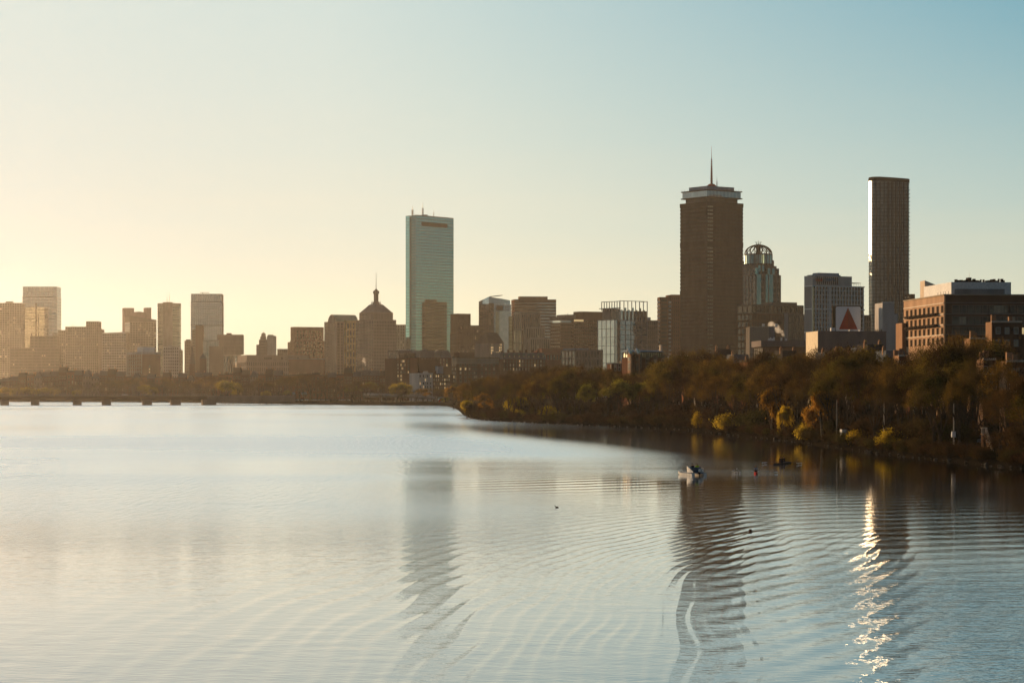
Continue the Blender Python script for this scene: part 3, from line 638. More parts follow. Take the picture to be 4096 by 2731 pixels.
b.part('cooling_tower', M['concrete_dk'], MB().lathe([(0.1, b.h(1249)), (9, b.h(1249)), (8.4, b.h(1246)), (6, b.h(1243)), (0.1, b.h(1242))], 16, (b.fx(580), b.b + 12)))
mast(b, 'antenna', b.fx(548), b.b + 8, b.h(1231), b.h(1223), .4, 2)
b = Bld('octagonal_tower', 'brown eight-sided tower with cut corners, pale window bands and roof aerials', 'tower', 626, 651, 716, 4100, 0, 38); H = b.h(1212)
ax = b.fx(626); c = (b.a - ax); x0 = ax; ch = 10.8
poly = lambda e: [(x0 + e + ch - .4*e, e), (b.a - ch - e + .4*e, e), (b.a - e, ch + e - .4*e), (b.a - e, c - ch), (b.a - ch - e, c - e), (x0 + ch + e, c - e), (x0 + e, c - ch), (x0 + e, ch + e - .4*e)]
b.part('glazing', M['g_gold'], MB().prism(poly(.5), 0, H - 2))
m = MB()
for k in range(36): m.prism(poly(.1), k * H / 36.6, k * H / 36.6 + 2.3)
m.prism(poly(0), H - 4, H, [(x0 + (p[0] - x0) * .985 + .3, p[1] * .985 + .3) for p in poly(0)]); b.part('floor_bands', M['concrete'], m)
b.box('stair_core', M['concrete'], x0 + ch + .3, b.a - ch - .3, -.25, 2, 0, H + 1.6)
for p_, yt in ((665, 1170), (674, 1164)): mast(b, 'antenna', b.fx(p_), 10, H + 1, b.h(yt), .5, 5)
mast(b, 'antenna', b.fx(694), 8, H, b.h(1200), .3, 1)
b = Bld('glass_tower', 'tall pale grey glass tower with a window-cleaning crane on its flat roof', 'tower', 763, 763, 888, 3700, 3, 38); H = b.h(1175)
b.lattice(M['grey'], M['g_pale'], 0, b.a, 0, 38, 0, b.h(1206) - .1, 38, 14, 8, .25, .5, .3, .6, names=('mullions', 'glazing')); b.lattice(M['grey'], M['g_pale'], .3, b.a - .3, .3, 37.7, b.h(1206), H, 1, 14, 8, .5, .5, .3, 1, names=('crown_frame', 'crown_glazing'))
b.box('machine_floor', M['brown_metal'], -.1, b.a + .1, -.15, 37, b.h(1302), b.h(1300))
t = MB(); t.box(b.fx(808), b.fx(810), 10, 12, H, b.h(1170)); t.box(b.fx(798), b.fx(835), 10.4, 11.6, b.h(1170), b.h(1168)); b.part('roof_crane', M['brown_metal'], t)
b = Bld('office_block', 'dark block with lit windows at the foot of the crane-topped glass tower', 'building', 768, 768, 811, 3300, 3, 20); H = b.h(1300)
b.lattice(M['concrete_dk'], M['g_warm'], 0, b.fx(782) - .1, 3, 20, 0, b.h(1318), 22, 2, 3, .8, 1.6); b.lattice(M['brick_dk'], M['g_gold'], b.fx(782), b.a, 0, 20, 0, H, 24, 4, 3, 2.2, 2.1)
b = Bld('apartment_tower', 'slim dark tower standing left of the crane-topped glass tower', 'tower', 738, 738, 764, 3300, 3, 16); H = b.h(1362); b.lattice(M['concrete_dk'], M['g_warm'], 0, b.a, 0, 16, 0, H, 18, 3, 3, 1.4, 1.6)
b.box('penthouse', M['dark'], 1.5, b.a - 1.5, 3, 12, H, H + 1.6)
b = Bld('office_block', 'grey-green block with pale vertical piers in front of the crane-topped glass tower', 'building', 812, 812, 872, 3200, 3, 22); H = b.h(1360)
b.lattice(M['pale'], M['g_teal'], 0, b.a, 0, 22, 0, H, 10, 9, 4, .9, .4); b.box('dark_wing', M['concrete_dk'], b.fx(838), b.a + 8, -6, -.2, 0, b.h(1385))
b = Bld('office_slab', 'dark slab block with vertical fins right of the crane-topped glass tower', 'building', 868, 868, 971, 3300, 3, 26); H = b.h(1338)
b.lattice(M['granite'], M['g_dark'], 0, b.a, 0, 26, b.h(1418), H, 13, 26, 6, .7, .9, .5, 3.4); b.lattice(M['concrete'], M['g_pale'], 3, b.a - 3, 2, 24, 0, b.h(1419), 1, 7, 3, 1.6, 1)
b.box('penthouse', M['concrete_dk'], b.fx(905), b.fx(925), 4, 14, H - .1, H + 2.2)
b = Bld('apartment_tower', 'brick and glass apartment block with a white rooftop plant room in the glare', 'building', 508, 568, 641, 2500, 38); H = b.h(1412)
b.lattice(M['pale'], M['g_gold'], -.3, 12, .3, b.b, 0, H, 12, 3, 8, .5, .7, .5); b.box('brick_wall', M['brick'], 0.2, b.a, -.4, b.b - 1, 0, H - 1.2); b.box('parapet', M['pale'], .1, b.a + .3, -.6, b.b - .8, H - 1.15, H + 1.3)
b.box('plant_room', M['white'], 2, b.a - 5, 3, 14, H + 1.25, b.h(1387)); b.windows('x', [b.a * .4], [4 + i * 3.1 for i in range(10)], 1.1, 1.3, off=.42)
b = Bld('apartment_tower', 'pale grey apartment block right of the octagonal tower base', 'building', 652, 652, 726, 3000, 3, 22); H = b.h(1386)
b.lattice(M['pale'], M['g_win'], 0, b.fx(717) - .1, 0, 22, 0, H, 15, 7, 5, 1.2, 1.7); b.lattice(M['concrete'], M['g_gold'], b.fx(717), b.a, 1, 20, 0, b.h(1399), 14, 1, 4, .6, 1.4); b.box('penthouse', M['grey'], b.fx(672), b.fx(686), 4, 10, H - .1, H + 2)
# churches
b = Bld('church', 'dark church with a slender pointed steeple in front of the glass towers', 'church', 757, 757, 782, 2300, 8, 30); H = b.h(1455)
b.box('tower', M['brick_dk'], 0.4, b.a - .4, 0, 5.6, 0, H); xm = b.a / 2
t = MB(); t.prism([(.2, -.2), (b.a - .2, -.2), (b.a - .2, 5.8), (.2, 5.8)], H, b.h(1381), [(xm - .1, 2.7), (xm + .1, 2.7), (xm + .1, 2.9), (xm - .1, 2.9)])
for sx_ in (.9, b.a - .9): t.prism([(sx_ - .5, -.1), (sx_ + .5, -.1), (sx_ + .5, .9), (sx_ - .5, .9)], H, H + 6, [(sx_ - .05, .4)] * 4)
b.part('spire', M['slate'], t); b.part('nave', M['slate'], MB().prism([(-2, 6), (b.a + 2, 6), (b.a + 2, 30), (-2, 30)], 8, 16, [(xm - .2, 6), (xm + .2, 6), (xm + .2, 30), (xm - .2, 30)])); b.box('nave_wall', M['brick_dk'], -1.8, b.a + 1.8, 6.1, 29.8, 0, 8.2)
b = Bld('church', 'dark church tower with a pyramid roof right of the slender steeple', 'church', 798, 798, 827, 2250, 8, 9); H = b.h(1434); xm = b.a / 2
t = MB(); t.box(0.2, b.a - .2, 0, 7, 0, H)
for i in range(3): t.box(1 + i * 2, 1.6 + i * 2, -.25, 0.1, H - 7, H - 2)
b.part('tower', M['brick_dk'], t); b.part('pyramid_roof', M['slate'], MB().prism([(0, -.2), (b.a, -.2), (b.a, 7.2), (0, 7.2)], H, b.h(1412), [(xm, 3.5)] * 4))

# ---- left middle
b = Bld('art_deco_tower', 'stepped grey art deco tower with a rounded finial', 'tower', 1025, 1025, 1103, 3250, 3, 20); cx_ = b.fx(1053)
b.lattice(M['granite'], M['g_dark'], 0, b.fx(1042), 2, 18, 0, b.h(1378), 17, 4, 4, 1.0, 1.2); b.lattice(M['granite'], M['g_dark'], b.fx(1036), b.fx(1068), -1, 16, 0, b.h(1358), 19, 6, 5, 1.0, 1.0); b.lattice(M['granite'], M['g_dark'], b.fx(1041), b.fx(1063), 1, 12, b.h(1358), b.h(1345), 2, 5, 4, .8, .8)
b.part('finial', M['granite'], MB().lathe([(3.2, b.h(1345)), (3.0, b.h(1336)), (2.2, b.h(1332)), (1, b.h(1330)), (.2, b.h(1329.5)), (.1, b.h(1323))], 12, (cx_, 6)), smooth=True)
b.lattice(M['pale'], M['g_dark'], b.fx(1067), b.a, 3, 20, 0, b.h(1343), 20, 3, 4, 3.0, 2.0); b.box('penthouse', M['pale'], b.fx(1070), b.fx(1093), 5, 14, b.h(1343) - .1, b.h(1338))
b = Bld('office_block', 'small dark flat-roofed block between the art deco tower and the brick block', 'building', 1109, 1109, 1150, 3200, 3, 20); H = b.h(1395); b.lattice(M['concrete_dk'], M['g_warm'], 0, b.a, 0, 20, 0, H, 12, 5, 4, 1.2, 1.8); mast(b, 'antenna', b.fx(1119), 5, H, H + 3, .2, 1)
b = Bld('courthouse', 'long low grey stone block with rows of windows below the art deco tower', 'building', 948, 985, 1240, 2900, 12); H = b.h(1419)
b.lattice(M['granite'], M['g_dark'], 0, b.a, 0, b.b, 0, H - 7, 6, 34, 12, 1.4, 2.2, .5, 2); b.box('attic_storey', M['granite'], .8, b.a - .8, .8, b.b - 1, H - 7.1, H); 
for p_ in (1060, 1068, 1076, 1084, 1128, 1192): b.box('attic_window', M['g_dark'], b.fx(p_) - .8, b.fx(p_) + .8, .7, 1.2, H - 5.5, H - 2.8)
b = Bld('brick_office', 'broad red-brown brick office block with tall window bays', 'building', 1145, 1180, 1297, 3100, 28); H = b.h(1307)
b.lattice(M['brick'], M['g_gold'], 0, b.a, 0, b.b * .55, 0, H - 18, 16, 8, 4, 2.2, 1.5, .6, 1.6); b.lattice(M['brick'], M['g_gold'], .5, b.a - .5, .5, b.b * .55, H - 17.9, H, 3, 9, 4, 2.4, 1.5, .6, 5, names=('upper_frame', 'upper_glazing')); b.box('side_wing', M['brick'], 2, b.a, b.b * .55 + .1, b.b, 0, b.h(1368, 0, b.b))
b = Bld('brick_block', 'plain low red-brown block below the broad brick office', 'building', 1155, 1155, 1297, 2700, 3, 22); H = b.h(1436); b.box('wall', M['brick'], 0, b.a, 0, 22, 0, H); b.box('roof', M['lead_roof'], -.2, b.a + .2, -.2, 22.2, H, H + .5)
b.lattice(M['brick'], M['g_win'], 1, b.fx(1205), -.6, 5, 0, H - 1, 7, 9, 2, 2.2, 2.2)
# arched office; gold of the grid bay is reflected sunlight painted in
b = Bld('arched_office', 'office tower with a barrel-vault roof and a window grid gilded by reflected sun', 'tower', 1297, 1345, 1466, 3050, 30); H = b.h(1285)
b.lattice(M['granite'], M['g_dark'], 0, b.a * .72, 0, b.b, 0, H, 24, 6, 8, 1.6, .8, .5, 2)
x1 = b.fx(1434); r_ = b.b * .33; zc = b.h(1257) - r_; t = MB()
arc = [(b.b * .36 - r_ * math.cos(math.pi * i / 14), zc + r_ * math.sin(math.pi * i / 14)) for i in range(15)]
n0 = len(t.v); t.v += [(-.4, y, z) for y, z in arc] + [(x1, y, z) for y, z in arc]
for i in range(14): t.f.append((n0 + i, n0 + i + 1, n0 + 15 + i + 1, n0 + 15 + i)); t.m.append(0)
b.part('vault_roof', M['copper'], t)
t = MB(); n0 = 0; t.v = [(-.3, y, z) for y, z in arc] + [(-.3, arc[-1][0], H - 1), (-.3, arc[0][0], H - 1)]; t.f = [tuple(range(17))]; t.v += [(x1 - .1, y, z) for y, z in arc] + [(x1 - .1, arc[-1][0], H - 1), (x1 - .1, arc[0][0], H - 1)]; t.f.append(tuple(reversed(range(17, 34)))); t.f += [(15, 16, 33, 32), (0, 17, 33, 16), (14, 15, 32, 31)]; t.m = [0] * 5
b.part('vault_wall', M['granite'], t)
xa, xb = b.fx(1378), b.fx(1449)
b.lattice(M['stone_sunglow'], M['g_bronze'], xa, xb, -5, 10, 0, b.h(1282, xa), 10, 6, 3, 1.5, 2.2, .8, 3.5, names=('sunglow_bay_frame', 'bay_glazing')); b.lattice(M['stone_sunglow'], M['g_bronze'], xb + .2, b.a, -1, 14, 0, b.h(1284, xb), 24, 2, 3, 1.4, .8, .6, 2, names=('corner_frame', 'corner_glazing'))
# pyramid-roofed tower with spire
b = Bld('spire_tower', 'brown stepped tower with a pyramid roof and a needle spire', 'tower', 1437, 1495, 1572, 3000, 36); H = b.h(1248)
b.lattice(M['granite'], M['g_dark'], -3, b.a + 3, -3, b.b + 3, 0, b.h(1278), 22, 14, 11, 1.3, 1.6, .5, 2); b.lattice(M['granite'], M['g_dark'], 0, b.a, 0, b.b, b.h(1278), H, 3, 12, 9, 1.4, 1.2, .5, 2.6, names=('upper_frame', 'upper_glazing'))
z2 = b.h(1216); fx_, fy_ = b.a * .30, b.b * .30
b.part('pyramid_roof', M['slate'], MB().prism([(.6, .6), (b.a - .6, .6), (b.a - .6, b.b - .6), (.6, b.b - .6)], H - .1, z2, [(fx_, fy_), (b.a - fx_, fy_), (b.a - fx_, b.b - fy_), (fx_, b.b - fy_)]))
cx_, cy_ = b.a / 2, b.b / 2; t = MB().box(cx_ - 3.4, cx_ + 3.4, cy_ - 3.4, cy_ + 3.4, z2 - .1, b.h(1205)); t.box(cx_ - 2.2, cx_ + 2.2, cy_ - 2.2, cy_ + 2.2, b.h(1205), b.h(1172)); t.box(cx_ - 2.9, cx_ + 2.9, cy_ - 2.9, cy_ + 2.9, b.h(1172), b.h(1161)); t.prism([(cx_ - 2.2, cy_ - 2.2), (cx_ + 2.2, cy_ - 2.2), (cx_ + 2.2, cy_ + 2.2), (cx_ - 2.2, cy_ + 2.2)], b.h(1161), b.h(1150), [(cx_, cy_)] * 4)
for sx_ in (-1, 1):
    for sy_ in (-1, 1): t.prism([(cx_ + sx_ * 4.4 + q[0], cy_ + sy_ * 4.4 + q[1]) for q in ((-.6, -.6), (.6, -.6), (.6, .6), (-.6, .6))], z2 - .1, b.h(1198), [(cx_ + sx_ * 3.6, cy_ + sy_ * 3.6)] * 4)
b.part('lantern', M['granite'], t); b.part('needle', M['steel'], MB().tube((cx_, cy_, b.h(1152)), (cx_, cy_, b.h(1086)), .5, .15))
b = Bld('office_block', 'plain brown block between the spire tower and the teal glass tower', 'building', 1577, 1577, 1632, 3400, 5, 30); H = b.h(1298); b.lattice(M['concrete'], M['g_warm'], 0, b.a, 0, 30, 0, H, 22, 5, 5, 2.4, 1.8)
# the teal glass tower (rhomboid plan, notched short side)
b = Bld('glass_skyscraper', 'tall teal mirror-glass skyscraper with a notched narrow side and rooftop aerials', 'skyscraper', 1615, 1663, 1814, 3175, 52); H = b.h(861)
B_ = b.b; A_ = b.a; n0, n1 = b.fy(1646), b.fy(1638)
P_ = [(0, 0), (A_, 0), (A_ + 4, B_), (4, B_), (0.1, n1), (3.4, n1), (3.4, n0), (0, n0)]
b.part('glazing', M['g_teal'], MB().prism(P_, 0, H))
m = MB(); nfl = 60; fh = H / nfl
for k in range(1, nfl + 1):
    z = k * fh - .35; e = .10
    m.box(-.05, A_ + .05, -e, .3, z - .3, z + .42); m.box(-e, .3, .05, n0, z - .3, z + .42); m.prism([(-e + .1, n1 + .05), (.5, n1 + .05), (4.4, B_), (4 - e, B_)], z, z + .42)
for i in range(0, 17): x = A_ * i / 16; m.box(x - .12, x + .12, -.07, .2, 0, H)
b.part('mullions', M['brown_metal'], m); b.box('louvre_band', M['brown_metal'], b.fx(1686), b.fx(1789), -.35, 1, b.h(905, b.fx(1690)), b.h(888, b.fx(1690)))
b.part('parapet', M['steel'], MB().box(0.2, A_ - .2, .2, .6, H - .1, H + .7)); b.box('roof_plant', M['dark'], b.fx(1714), b.fx(1722), 5, 12, H - .1, H + 2.6)
for p_, y_, yt in ((1665, 10, 820), (1706, 10, 806), (1750, 10, 832)): mast(b, 'antenna', b.fx(p_) + 4, y_, H - .1, b.h(yt, b.fx(p_)), .7 if p_ < 1740 else .35, 7)
for p_ in (1656, 1672, 1684, 1696, 1730, 1742, 1757, 1765, 1774, 1788): mast(b, 'whip_aerial', max(2, b.fx(p_)), 4, H, H + rng.uniform(4, 9), .16, 0)

# ---- centre
b = Bld('gridded_tower', 'brown gridded apartment tower right behind the teal skyscraper', 'tower', 1800, 1830, 1884, 2700, 30); H = b.h(1254)
b.lattice(M['brown_metal'], M['g_gold'], 0, b.a, 0, b.b, 0, H - 22, 24, 8, 7, .7, .9, .5, 1.5); b.lattice(M['brown_metal'], M['g_bronze'], 0.3, b.a - .3, .3, b.b - .3, H - 21.9, H, 1, 10, 8, .9, .8, .6, 1.2, names=('crown_fins', 'crown_glazing'))
b.lattice(M['brown_metal'], M['g_warm'], b.a + .2, b.fx(1910), 2, b.b, 0, b.h(1303, b.a), 20, 4, 6, .8, 1.0, names=('side_wing_frame', 'side_wing_glazing')); b.lattice(M['brown_metal'], M['g_warm'], b.a * .2, b.a + 8, -8, -.2, 0, b.h(1301), 20, 9, 3, .8, 1.0, names=('front_wing_frame', 'front_wing_glazing'))
b = Bld('angled_glass_tower', 'blue-grey glass tower with slanting roofline and a crane arm on top', 'tower', 1915, 1955, 2044, 2950, 34); H = b.h(1215)
b.lattice(M['brown_metal'], M['g_dark'], 0, 3, 0, b.b, 0, H, 28, 1, 4, .25, .6, .3, .5, names=('side_mullions', 'side_glazing')); b.part('glazing', M['g_blue'], MB().box(3.1, b.a, .15, b.b - .2, 0, H - .2))
t = MB()
for k in range(30): t.box(3.2, b.a + .05, .02, .4, k * H / 30, k * H / 30 + .35)
for i in range(9): x = 3.3 + (b.a - 3.4) * i / 8; t.box(x - .12, x + .12, -.02, .4, 0, H - .3)
b.part('mullions', M['brown_metal'], t)
b.part('slanted_crown', M['g_blue'], MB().prism([(0, 0), (b.a * .62, 0), (b.a, 2), (b.a, b.b), (0, b.b)], [H] * 5, [b.h(1187), b.h(1194), b.h(1201, b.a), b.h(1206, 0, b.b), b.h(1206, 0, b.b)]))
b.box('balcony_recess', M['brown_metal'], b.fx(1986), b.fx(2011), -.1, 1, b.h(1241), b.h(1221)); b.box('bronze_strip', M['g_bronze'], b.fx(1956), b.fx(1976), -.05, .6, 0, b.h(1212)); b.box('pale_panel', M['g_pale'], b.fx(1998), b.a + .1, -.12, .6, 0, b.h(1243))
b.box('bronze_strip', M['g_gold'], b.fx(1983), b.fx(1996), -.09, .6, 0, b.h(1245))
t = MB(); xq = b.fx(1975); t.box(xq - .5, xq + .5, 6, 7, b.h(1194), b.h(1186)); t.tube((xq - 2, 6.5, b.h(1186)), (b.fx(2018), 6.5, b.h(1179)), .6); t.tube((b.fx(2018), 6.5, b.h(1179)), (b.fx(2024), 6.5, b.h(1178)), .25); b.part('roof_crane', M['steel'], t)
b = Bld('slab_tower', 'wide dark brown slab tower with horizontal window bands', 'tower', 2058, 2058, 2225, 3215, 8, 32); H = b.h(1197)
b.lattice(M['brick_dk'], M['g_pale'], 0, b.a, 0, 32, 0, H, 30, 26, 10, .25, 2.2, .5, 4.2, pd=.8, bd=1); b.box('penthouse', M['brick_dk'], b.fx(2080), b.fx(2192), 3, 18, H - .1, b.h(1185))
b = Bld('stone_office', 'stepped stone office with tall paired windows and a glass side wing', 'building', 2036, 2084, 2163, 2650, 34); H = b.h(1247)
b.lattice(M['stone'], M['g_gold'], 0, b.a, 0, 16, 0, H - 20, 5, 9, 4, 1.5, 1.6, .6, 1.2); b.lattice(M['stone'], M['g_bronze'], .1, b.a - .1, .1, 16, H - 19.9, H, 1, 9, 4, 1.3, 1.2, .6, 2.5, names=('upper_frame', 'upper_glazing'))
b.lattice(M['stone'], M['g_warm'], 4, b.fx(2171), -4, -.1, 0, b.h(1307), 5, 8, 2, 1.6, 2.4, .6, 2, names=('middle_step_frame', 'middle_step_glazing')); b.lattice(M['stone'], M['g_warm'], 6, b.fx(2183), -9, -4.1, 0, b.h(1350), 3, 9, 2, 1.6, 2.6, .6, 2, names=('lower_step_frame', 'lower_step_glazing'))
b.lattice(M['brown_metal'], M['g_gold'], -.5, 8, 16.2, b.b, 0, b.h(1265, 0, b.b), 22, 2, 5, .2, .5, .3, .6, names=('wing_mullions', 'wing_glazing'))
b = Bld('gabled_hall', 'grey hall with a steep dark triangular roof and rows of small lit windows', 'building', 1956, 1956, 2016, 2300, 33, 26); H = b.h(1372); xm = b.fx(1998)
b.part('wall', M['granite'], MB().prism([(0, 0), (b.a, 0), (b.a, 26), (0, 26)], 0, [b.h(1372)] * 4)); b.part('steep_roof', M['dark'], MB().prism([(-.4, -.3), (b.a, -.3), (b.fx(2033), 26), (-.4, 26)], H, [H + .3, H + .3, b.h(1328), b.h(1328)], [(0, 0), (b.a, 0), (b.fx(2033), 20), (b.fx(1987), 20)]))
b.windows('x', [b.a * f for f in (.16, .25, .70, .80)], [b.h(y) for y in (1378, 1390, 1401, 1411)], 1.1, 2.0, ('lit', 'blind'), (3, 2), 'granite', .02); b.windows('x', [b.a * f for f in (.34, .43, .52, .61)], [b.h(1411), b.h(1423)], 1.1, 2.0, ('lit', 'blind', 'g_win'), (3, 2, 1), 'granite', .02)

# ---- centre right: stepped brown block, frame-topped glass block, striped tower
b = Bld('terraced_hotel', 'dark brown stepped block with horizontal bands left of the frame-topped glass block', 'building', 2224, 2240, 2412, 2800, 28); 
b.lattice(M['brick_dk'], M['g_bronze'], 0, b.fx(2290), 0, 24, 0, b.h(1290), 20, 8, 5, .6, 2.2, .6, 2); b.box('terrace_glazing', M['g_pale'], b.fx(2243), b.fx(2288), .8, 20, b.h(1290), b.h(1281)); b.box('upper_terrace', M['concrete_dk'], -2, b.fx(2264), .2, 22, b.h(1281), b.h(1268)); b.box('upper_terrace', M['concrete_dk'], b.fx(2262), b.fx(2304), .1, 22, b.h(1281), b.h(1258))
b.lattice(M['brick_dk'], M['g_bronze'], b.fx(2290) + .2, b.a, -2, 24, 0, b.h(1273), 22, 14, 5, .7, 2.3, .6, 2); b.box('roof_storey', M['brick_dk'], b.fx(2304), b.a, .5, 22, b.h(1273), b.h(1256)); b.box('roof_storey', M['brick_dk'], b.fx(2328), b.a, 1, 21, b.h(1256), b.h(1244)); b.box('lit_window_strip', M['lit'], b.fx(2293), b.fx(2331), -2.2, -1.2, b.h(1285), b.h(1277)); mast(b, 'antenna', b.fx(2284), 8, b.h(1258), b.h(1250), .4, 1)
b = Bld('frame_topped_block', 'blue-grey glass block crowned by two open steel frames', 'building', 2405, 2480, 2590, 2300, 36); H = b.h(1230)
b.lattice(M['grey'], M['g_blue'], 0, b.a, 0, b.b * .9, 0, H - 12, 16, 5, 4, .5, .5, .4, .8); b.box('upper_block', M['g_dark'], 1, b.a - .5, .6, b.b * .5, H - 12, H - 3)
t = MB()
for i in range(7): x = 1.2 + (b.a - 2) * i / 7; t.box(x, x + 2.2, .1, .8, H - 13, H - (0 if i % 2 else 2))
b.part('roof_panels', M['g_pale'], t)
t = MB(); z1 = b.h(1202); rail_posts(t, .2, b.a - .2, .2, H - 12, z1, 7, .3); t.box(-.1, b.a + .1, -.15, .55, z1 - .6, z1); t.box(b.a - .6, b.a, 0, 10, z1 - .58, z1 - .02); b.part('crown_frame', M['steel'], t)
t = MB(); z1 = b.h(1207, 0, b.b); z0 = b.h(1236, 0, b.b)
for i in range(8): y = 1 + (b.b - 1.2) * i / 7; t.box(.1, .7, y - .3, y + .3, z0 - 2, z1)
t.box(0, .8, .8, b.b, z1 - .6, z1); t.box(-.6, 1.5, .5, b.b + 3, z0, z0 + .7); b.part('crown_frame', M['steel'], t); b.box('loggia_wall', M['granite'], 1.5, 8, b.b * .35, b.b, b.h(1281, 0, b.b), z0)
b.lattice(M['grey'], M['g_pale'], -5, -.1, 2, b.b, 0, b.h(1281, 0, b.b), 9, 1, 4, .3, .35, .3, .5, names=('lower_wing_mullions', 'lower_wing_glazing'))
b = Bld('office_block', 'low dark block filling the gap right of the frame-topped glass block', 'building', 2588, 2588, 2632, 2420, 5, 24); b.lattice(M['concrete_dk'], M['g_dark'], 0, b.a, 0, 24, 0, b.h(1281), 16, 5, 4, .6, 1.4); b.box('penthouse', M['lead_roof'], .2, b.fx(2604), 2, 20, b.h(1281), b.h(1269))
b = Bld('striped_tower', 'brown apartment tower with two columns of bright balcony edges', 'tower', 2629, 2640, 2722, 2430, 6); H = b.h(1188)
b.lattice(M['brick_dk'], M['g_dark'], 0, b.fx(2673), 0, b.b, 0, H, 24, 1, 2, 1.2, 2.0, .6, 2.4); b.lattice(M['brick'], M['g_dark'], b.fx(2684), b.a, .5, b.b, 0, b.h(1178), 24, 4, 2, 1.6, 2.0, .5, 3); b.box('core_wall', M['brick_dk'], b.fx(2673) + .1, b.fx(2684) - .1, 1, b.b, 0, b.h(1180))
for p_, xx in ((2634, b.fx(2634)), (2679, b.fx(2679))):
    t = MB()
    for k in range(24): z = 2 + k * (H - 4) / 24; t.box(xx - 1.2, xx + 1.2, -1.6, .9, z, z + 1.5)
    b.part('balcony_stack', M['white'], t)
# the tall dark tower with the glazed deck
b = Bld('dark_skyscraper', 'tallest dark brown skyscraper with a glazed observation deck and a red-white mast', 'skyscraper', 2719, 2827, 2974, 2480, 36); H = b.h(806)
A_, B_ = b.a, b.b; k2 = 2.2
b.part('glazing', M['g_dark'], MB().box(.5, A_ - .5, .5, B_ - .5, 0, H - .5)); t = MB(); nfl = 52; fh = H / nfl
for k in range(nfl): t.box(.18, A_ - .18, .18, B_ - .18, k * fh, k * fh + 2.0)
for k in (0, 14, 27, 40): t.box(.1, A_ - .1, .1, B_ - .1, k * fh + 1.9, k * fh + 6)
t.box(0, A_, 0, B_, H - 4.5, H)
for i in range(1, 26): x = A_ * i / 26; t.box(x - .3, x + .3, .05, .5, 0, H - 4); 
for i in range(1, 24): y = B_ * i / 24; t.box(.05, .5, y - .3, y + .3, 0, H - 4)
b.part('facade_frame', mat('bronze_cladding', (0.046, 0.033, 0.029), 0.6), t)
t = MB()
for k in range(1, nfl - 1):
    if k % 13 == 1: continue
    for q in range(3): t.box(1.2 + q * 2.6, 3.0 + q * 2.6, -.04, .6, k * fh + 1.9, k * fh + 3.5)
b.part('corner_windows', M['g_pale'], t)
i0 = 4.5; b.box('deck_neck', M['concrete_dk'], i0, A_ - i0, i0, B_ - i0, H - .1, b.h(789)); e0 = 0.8
dz0, dz1 = b.h(789), b.h(757)
b.box('deck_floor', M['brown_metal'], e0, A_ - e0, e0, B_ - e0, dz0, dz0 + 1.1); b.box('deck_roof', M['brown_metal'], e0, A_ - e0, e0, B_ - e0, dz1 - 1.0, dz1)
b.box('deck_glazing', M['g_pale'], 2.2, A_ - 2.2, 2.2, B_ - 2.2, dz0 + 1.1, dz1 - 1); t = MB()
for i in range(25): x = 2.3 + (A_ - 4.6) * i / 24; t.box(x - .15, x + .15, 2.0, 2.4, dz0 + 1.1, dz1 - 1)
for i in range(25): y = 2.3 + (B_ - 4.6) * i / 24; t.box(2.0, 2.4, y - .15, y + .15, dz0 + 1.1, dz1 - 1)
b.part('deck_mullions', M['steel'], t); b.box('roof_storey', M['lead_roof'], 7, A_ - 7, 7, B_ - 7, dz1 - .05, dz1 + 4.4)
t = MB()
for i in range(14): x = 2 + (A_ - 4) * i / 13; t.tube((x, 1.6, dz1), (x, 1.6, dz1 + rng.uniform(1.2, 2.6)), .15, None, 4)
for i in range(10): y = 3 + (B_ - 5) * i / 9; t.tube((1.6, y, dz1), (1.6, y, dz1 + rng.uniform(1.2, 2.6)), .15, None, 4)
b.part('roof_railing', M['steel'], t)
cx_, cy_ = A_ * .5, B_ * .5; zt = b.h(572); zb = dz1 + 4.3; zm = b.h(655)
t = MB().prism([(cx_ - 5, cy_ - 5), (cx_ + 5, cy_ - 5), (cx_ + 5, cy_ + 5), (cx_ - 5, cy_ + 5)], zb, zb + 4, [(cx_ - 2, cy_ - 2), (cx_ + 2, cy_ - 2), (cx_ + 2, cy_ + 2), (cx_ - 2, cy_ + 2)]); t.tube((cx_, cy_, zb), (cx_, cy_, zm), 1.25, .8); t.tube((cx_, cy_, zm), (cx_, cy_, b.h(620)), .6, .4); t.tube((cx_, cy_, b.h(620)), (cx_, cy_, zt), .25, .1)
for i in range(15): z = zb + 4 + (b.h(625) - zb - 5) * i / 14; w = 2.1 - i * .07; t.tube((cx_ - w, cy_, z), (cx_ + w, cy_, z), .35, None, 4); t.tube((cx_, cy_ - w, z), (cx_, cy_ + w, z), .35, None, 4)
b.part('mast', M['redpaint'], t); mast(b, 'antenna', cx_ + 7.5, cy_, zb, b.h(693), .4, 5)
